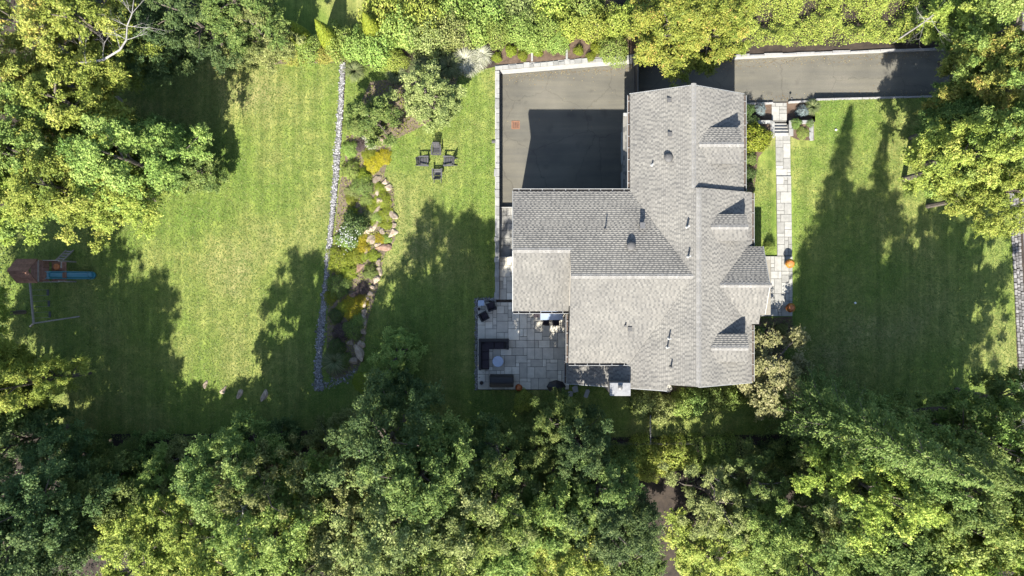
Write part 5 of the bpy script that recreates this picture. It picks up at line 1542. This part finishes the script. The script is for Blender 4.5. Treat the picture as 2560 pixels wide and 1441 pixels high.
# L-shaped sectional
s = empty('sectional_sofa', (0, 0, .066)); tag(s, 'dark L-shaped outdoor sectional sofa at the patio edge', 'sofa')
sx0, sx1 = W(1197, 0, .5)[0], W(1272, 0, .5)[0]; sy1, sy0 = W(0, 848, .5)[1], W(0, 925, .5)[1]
MB().box(((sx0 + sx1) / 2, sy1 - .40, .17), (sx1 - sx0, .78, .30)).build('base', M['wicker'], s)
MB().box((sx0 + .40, (sy0 + sy1) / 2 - .40, .17), (.78, sy1 - sy0 - .80, .30)).build('base', M['wicker'], s)
MB().box(((sx0 + sx1) / 2, sy1 - .09, .38), (sx1 - sx0, .18, .72)).build('backrest', M['wicker'], s)
MB().box((sx0 + .09, (sy0 + sy1) / 2 - .10, .38), (.18, sy1 - sy0 - .2, .716)).build('backrest', M['wicker'], s)
MB().box((sx1 - .09, sy1 - .5, .30), (.18, .62, .56)).build('armrest', M['wicker'], s)
for k in range(2):
    MB().box((sx0 + .60 + k * .78 + .2, sy1 - .50, .38), (.74, .58, .14)).build('cushion', M['cushion'], s, bevel=.03)
for k in range(3):
    MB().box((sx0 + .50, sy1 - .52 - k * .66 - .12, .384), (.58, .62, .14)).build('cushion', M['cushion'], s, bevel=.03)
# round table
p = at_patio(1245, 904, .42)
t = empty('round_table', (p[0], p[1], .066)); tag(t, 'round pale blue-grey low table beside the sectional sofa', 'table')
m2 = MB(); m2.lathe([(.40, .38), (.43, .40), (.43, .42), (.41, .43)], 28); m2.build('table_top', M['table_top'], t)
m2 = MB(); m2.lathe([(.25, 0), (.22, .02), (.06, .05), (.06, .38)], 16); m2.build('pedestal', M['dark_metal'], t)
# covered grill
p = at_patio(1254, 953, .7)
t = empty('covered_grill', (p[0], p[1], .066)); tag(t, 'long grill under a black fabric cover at the lower patio edge', 'grill')
m2 = MB(); m2.prism([(-.50, 0), (.46, 0), (.44, .85), (.30, 1.08), (-.1, 1.1), (-.42, .92), (-.47, .8)], 'x', -.92, .92); m2.build('cover', M['cover'], t, bevel=.05)
for sx in (-.8, .8): MB().box((sx, 0, .02), (.10, .8, .05)).build('foot', M['dark_metal'], t)
# black parasol
p = at_patio(1391, 968, 1.9)
t = empty('parasol', (p[0], p[1], .066)); tag(t, 'black octagonal parasol at the patio corner beside the lean-to roof', 'parasol')
m2 = MB(); m2.lathe([(.74, 1.62), (.72, 1.66), (.40, 1.84), (.03, 1.96)], 8); cn = m2.build('canopy', M['cover'], t); cn.scale = (1.0, .68, 1)
m2 = MB(); m2.tube([(0, 0, 0), (0, 0, 1.95)], .022, 8); m2.build('pole', M['dark_metal'], t)
m2 = MB(); m2.lathe([(.26, 0), (.26, .05), (.06, .09)], 16); m2.build('base', M['dark_metal'], t)
# two wicker armchairs
def armchair(px, py, a, label):
    p = at_patio(px, py, .4)
    r = empty('wicker_armchair', (p[0], p[1], .066), R_(a)); tag(r, label, 'armchair', 'dark wicker armchairs on the patio')
    MB().box((0, 0, .20), (.62, .60, .28)).build('seat_base', M['wicker'], r)
    MB().box((0, -.04, .38), (.46, .48, .10)).build('cushion', M['cushion'], r, bevel=.025)
    MB().box((0, .31, .42), (.66, .10, .78)).build('backrest', M['wicker'], r)
    for s_ in (-1, 1):
        MB().box((s_ * .29, -.02, .34), (.10, .60, .50)).build('armrest', M['wicker'], r)
        for q in (-1, 1): MB().box((s_ * .28, q * .26, .04), (.05, .05, .08)).build('leg', M['dark_metal'], r)
armchair(1228, 766, 200, 'dark wicker armchair turned to the house, nearer the side path')
armchair(1210, 791, 118, 'dark wicker armchair turned askew, nearer the patio edge')
def round_pot(px, py, label, r=.16, h=.42):
    p = at_patio(px, py, h)
    t = empty('planter_pot', (p[0], p[1], .066)); tag(t, label, 'pot', 'empty pots at the patio edge')
    m2 = MB(); m2.lathe([(r * .7, 0), (r, h * .9), (r * 1.05, h), (r * .8, h), (r * .76, h - .08), (.02, h - .085)], 18); m2.build('bowl', M['pot'], t)
    m2 = MB(); m2.lathe([(r * .74, h - .075), (r * .7, h - .055), (.02, h - .05)], 16); m2.build('potting_soil', M['soil'], t)
round_pot(1197.5, 773, 'pale round pot of dark soil beside the two wicker armchairs')
round_pot(1204, 958, 'pale round pot of dark soil beside the covered grill', .20)
# blue-grey square low side table near the armchairs
p = at_patio(1203, 758, .35)
t = empty('side_table', (p[0], p[1], .066)); tag(t, 'small square slate-blue side table at the patio corner', 'table')
MB().box((0, 0, .34), (.48, .42, .03)).build('table_top', M['table_top'], t)
for sx in (-1, 1):
    for sy in (-1, 1): MB().box((sx * .2, sy * .17, .165), (.035, .035, .33)).build('leg', M['dark_metal'], t)
# long table by the house with two benches seats
p = at_patio(1379, 789, .75)
t = empty('dining_table', (p[0], p[1] + .05, .066)); tag(t, 'long blue-grey dining table with steel ends under the eave', 'table')
MB().box((0, 0, .735), (1.68, .80, .03)).build('table_top', M['table_top'], t)
for sx in (-1, 1):
    MB().box((sx * .87, 0, .736), (.05, .82, .04)).build('end_rail', M['steel'], t)
    for sy in (-1, 1): MB().box((sx * .82, sy * .34, .36), (.05, .05, .72)).build('leg', M['dark_metal'], t)
for k, dx in enumerate((-.42, .36)):
    r = empty('dining_chair', (p[0] + dx, p[1] - .52, .066)); tag(r, 'dark dining chair on the open side of the long table, %s' % ('left one' if k == 0 else 'right one'), 'chair', 'dining chairs')
    MB().box((0, 0, .44), (.50, .46, .06)).build('seat', M['cushion'], r, bevel=.015)
    MB().box((0, -.24, .66), (.50, .05, .50)).build('backrest', M['wicker'], r)
    for sx in (-1, 1):
        for sy in (-1, 1): MB().box((sx * .22, sy * .2, .205), (.04, .04, .41)).build('leg', M['dark_metal'], r)
r = empty('dining_chair', (p[0] - 1.12, p[1] + .05, .066)); tag(r, 'dark dining chair at the left end of the long table', 'chair', 'dining chairs')
MB().box((0, 0, .44), (.50, .46, .06)).build('seat', M['cushion'], r, bevel=.015)
MB().box((-.25, 0, .66), (.05, .46, .50)).build('backrest', M['wicker'], r)
for sx in (-1, 1):
    for sy in (-1, 1): MB().box((sx * .22, sy * .2, .205), (.04, .04, .41)).build('leg', M['dark_metal'], r)

# potted mums
def mum_mesh(seed, n=900):
    rng = np.random.default_rng(seed)
    d = rand_dirs(rng, n); d[:, 2] = np.abs(d[:, 2])
    C = d * np.array([1, 1, .72]) * rng.uniform(.88, 1.02, (n, 1))
    V, F_, tn = leaf_quads(C, d + rng.normal(size=(n, 3)) * .25, np.full(n, .20), np.full(n, .17), rng, np.clip(.5 + .25 * np.sin(d[:, 0] * 3 + d[:, 1] * 2) + rng.normal(size=n) * .2, 0, 1))
    return np_mesh('flowers', V, F_, tn)
MUM = mum_mesh(5)
def mum(px, py, z0, ph, r, label, fl, potr=.26):
    p = W(px, py, z0 + ph + r * .4)
    t = empty('potted_mum', (p[0], p[1], z0)); tag(t, label, 'potted plant', 'potted mums')
    m2 = MB(); m2.lathe([(potr * .65, 0), (potr, ph * .85), (potr * 1.08, ph * .87), (potr * 1.08, ph), (potr * .85, ph), (.02, ph - .04)], 20); m2.build('pot', M['pot'], t)
    o = link('flowers', MUM, M[fl], t); obj_mat(o, M[fl]); o.location = (0, 0, ph - .02); o.scale = (r, r, r * .95)
    core = MB(); core.lathe([(r * .8, ph), (r * .78, ph + r * .35), (r * .5, ph + r * .58), (.02, ph + r * .66)], 12); core.build('foliage_core', M['orange'], t)
mum(1977, 659, .126, .72, .36, 'tall pot of red and yellow mums on the terrace, nearer the boxwood', 'flower')
mum(1978.5, 770, .126, .72, .36, 'tall pot of yellow-orange mums at the lower corner of the terrace', 'flower')
mum(1297, 970, .066, .35, .27, 'pot of glowing orange mums beside the covered grill', 'flower_orange', .2)

# ------------------------------------------------------------------ swing set
pl = empty('swing_set', (-36, 1.2, 0)); tag(pl, 'cedar swing set with gabled tower, teal slide and swing beam in the left lawn', 'swing set')
def ps_(mbd, name, mat, parent=None, **k):
    o = mbd.build(name, mat, None, **k); o.parent = parent or pl
    if parent is None: o.matrix_parent_inverse = Matrix.Translation((36, -1.2, 0))
    return o
def half_roof(sg):
    root_o = MB()
    y_r, y_e = 1.27, 1.27 + sg * .90
    root_o.add([(-36.75, y_r, 3.58), (-35.25, y_r, 3.58), (-35.25, y_e, 2.58), (-36.75, y_e, 2.58), (-36.75, y_r, 3.52), (-35.25, y_r, 3.52), (-35.25, y_e, 2.52), (-36.75, y_e, 2.52)], [(0, 1, 2, 3), (7, 6, 5, 4), (0, 4, 5, 1), (2, 6, 7, 3), (1, 5, 6, 2), (0, 3, 7, 4)])
    ro = ps_(root_o, 'tower_roof', M['cedar'])
    for k in range(7):
        t0, t1 = k / 7, (k + 1) / 7
        pb = MB()
        a0 = (y_r + (y_e - y_r) * t0, 3.59 - t0 + .02); a1 = (y_r + (y_e - y_r) * t1, 3.59 - t1 + .045)
        pb.add([(-36.78, a0[0], a0[1]), (-35.22, a0[0], a0[1]), (-35.22, a1[0], a1[1]), (-36.78, a1[0], a1[1]), (-36.78, a1[0], a1[1] - .05), (-35.22, a1[0], a1[1] - .05)], [(0, 1, 2, 3), (3, 2, 5, 4)])
        pb.build('roof_board', M['cedar'], ro)
half_roof(1); half_roof(-1)
for x_ in (-36.6, -35.3):
    for y_ in (.50, 2.04): ps_(MB().box((x_, y_, 1.35), (.10, .10, 2.7)), 'post', M['cedar'])
for x_ in (-34.05,):
    for y_ in (.50, 2.04): ps_(MB().box((x_, y_, 1.0), (.10, .10, 2.0)), 'post', M['cedar_old'])
for k in range(11): ps_(MB().box((-36.55 + k * .125, 1.27, 1.36), (.115, 1.5, .03)), 'floor_board', M['cedar'])
for k in range(9): ps_(MB().box((-35.15 + k * .125, 1.27, 1.06), (.115, 1.5, .03)), 'floor_board', M['cedar'])
for y_ in (.46, 2.08):
    ps_(MB().bar((-36.6, y_, 2.0), (-34.05, y_, 1.95), .05, .09), 'rail', M['cedar_old'])
    ps_(MB().bar((-36.6, y_, 2.52), (-35.3, y_, 2.52), .05, .12), 'rail', M['cedar_old'])
ps_(MB().bar((-34.02, 1.5, 1.75), (-34.02, 2.08, 1.75), .05, .09), 'rail', M['cedar_old'])
ps_(MB().bar((-35.25, .46, 2.5), (-35.25, 2.08, 2.5), .06, .10), 'rail', M['cedar_old'])
for k in range(5): ps_(MB().box((-35.22, 1.55 + k * .11, 1.7), (.03, .08, .7)), 'baluster', M['cedar'])
# ladder
for x_ in (-34.75, -34.2): ps_(MB().bar((x_, 2.1, 1.3), (x_, 2.95, .05), .05, .10), 'ladder_rail', M['cedar_old'])
for k in range(4): ps_(MB().box((-34.47, 2.24 + k * .2, 1.08 - k * .3), (.52, .09, .035)), 'ladder_rung', M['cedar_old'])
# slide: U-shaped chute
def slide():
    prof = [(-.30, .20), (-.27, .20), (-.24, .02), (-.12, 0), (.12, 0), (.24, .02), (.27, .20), (.30, .20)]
    st_ = []
    for i in range(13):
        t = i / 12
        x = -35.35 + 2.75 * t
        z = 1.42 - 1.28 * (t ** 1.15 if t < .9 else .9 ** 1.15 + (t - .9) * .25)
        st_.append((x, z))
    V = [(x, .98 + a, z + b) for x, z in st_ for a, b in prof]
    n = len(prof)
    F_ = [(i * n + j, i * n + j + 1, (i + 1) * n + j + 1, (i + 1) * n + j) for i in range(12) for j in range(n - 1)]
    me = bpy.data.meshes.new('slide'); me.from_pydata(V, [], F_); me.update()
    o = link('slide', me, M['slide']); o.parent = pl; o.matrix_parent_inverse = Matrix.Translation((36, -1.2, 0))
    md = o.modifiers.new('thick', 'SOLIDIFY'); md.thickness = .03; md.offset = -1
    for p_ in me.polygons: p_.use_smooth = True
    x, z = st_[-1]
    m2 = MB(); m2.lathe([(.30, z - .02), (.30, z + .16), (.26, z + .17), (.23, z + .03), (.02, z + .01)], 20, (x, .98, 0)); m2.build('slide_end', M['slide'], o, smooth=True)
slide()
# orange steering toy panel
m2 = MB(); m2.lathe([(.02, 0), (.22, .02), (.26, .10), (.20, .16), (.02, .18)], 18, (-34.75, 1.62, 1.10)); ps_(m2, 'orange_seat', M['orange'], smooth=True)
# swing beam, end frame, swings
ps_(MB().bar((-35.98, .46, 2.34), (-35.70, -2.66, 2.34), .10, .14), 'swing_beam', M['cedar_old'])
ps_(MB().bar((-35.70, -2.64, 2.36), (-33.75, -2.22, .02), .09, .10), 'frame_leg', M['cedar_old'])
ps_(MB().bar((-35.70, -2.64, 2.36), (-37.6, -3.0, .02), .09, .10), 'frame_leg', M['cedar_old'])
for k in range(3):
    yb = -.35 - k * .85
    xb = -35.98 + (.46 - yb) * .0897
    sw_ = ps_(MB().box((xb, yb, .48), (.18, .46, .035)), 'swing_seat', M['dark_metal'])
    for s_ in (-1, 1):
        MB().tube([(xb, yb + s_ * .22, .49), (xb, yb + s_ * .20, 2.3)], .012, 5).build('chain', M['rope'], sw_)

# ------------------------------------------------------------------ small things
# iron drain grate in the court
p = W(1289, 313, -1.19)
gd = empty('drain_grate', (p[0], p[1], -1.196)); tag(gd, 'rusty square iron drain grate in the parking court', 'drain')
fr = MB()
for s_ in (-1, 1):
    fr.box((s_ * .29, 0, .012), (.08, .66, .024)); fr.box((0, s_ * .29, .0125), (.5, .08, .025))
fr.build('frame', M['rust'], gd)
MB().box((0, 0, .003), (.5, .5, .004)).build('pit_shade_plate', M['dark_metal'], gd)  # thin dark plate painting in the shade below the bars
for k in range(7): MB().box((0, -.21 + k * .07, .012), (.5, .035, .02)).build('bar', M['rust'], gd)
for k in range(2): MB().box((-.09 + k * .18, 0, .0125), (.03, .5, .021)).build('bar', M['rust'], gd)
p = W(1234, 355)
o = MB().box((0, 0, .05), (.30, .22, .10)).build('valve_box', M['grey_metal'], None, bevel=.02); o.location = (p[0], p[1], .006); tag(o, 'small grey box in the grass beside the court wall', 'box')
MB().box((0, 0, .106), (.24, .16, .012)).build('lid', M['vent'], o)
p = W(852, 148, .1)
o = MB().lathe([(.10, 0), (.11, .14), (.08, .15), (.02, .14)], 14).build('cleanout_pipe', M['rust'], None); o.location = (p[0], p[1], .01); tag(o, 'small rusty cleanout pipe at the top end of the pebble strip', 'pipe')
for i, (px, py, w_) in enumerate(((2138, 758, 'white ball on the shaded front lawn'), (2090, 325, 'white ball on the front lawn near the conifer shadow tip'))):
    p = W(px, py, .08)
    bm = bmesh.new(); bmesh.ops.create_icosphere(bm, subdivisions=3, radius=.085)
    me = bpy.data.meshes.new('ball'); bm.to_mesh(me); bm.free()
    for q in me.polygons: q.use_smooth = True
    o = link('ball', me, M['white_ball']); o.location = (p[0], p[1], .085); tag(o, w_, 'ball')
p = W(1977, 243, -.2)
lm = empty('path_light', (p[0], p[1] - .15, -.5)); tag(lm, 'thin black path light at the driveway edge by the front path', 'lamp')
MB().tube([(0, 0, -.1), (0, 0, .5)], .014, 8).build('stake', M['dark_metal'], lm)
MB().lathe([(.09, .48), (.08, .52), (.02, .56)], 14).build('lamp_shade', M['dark_metal'], lm)
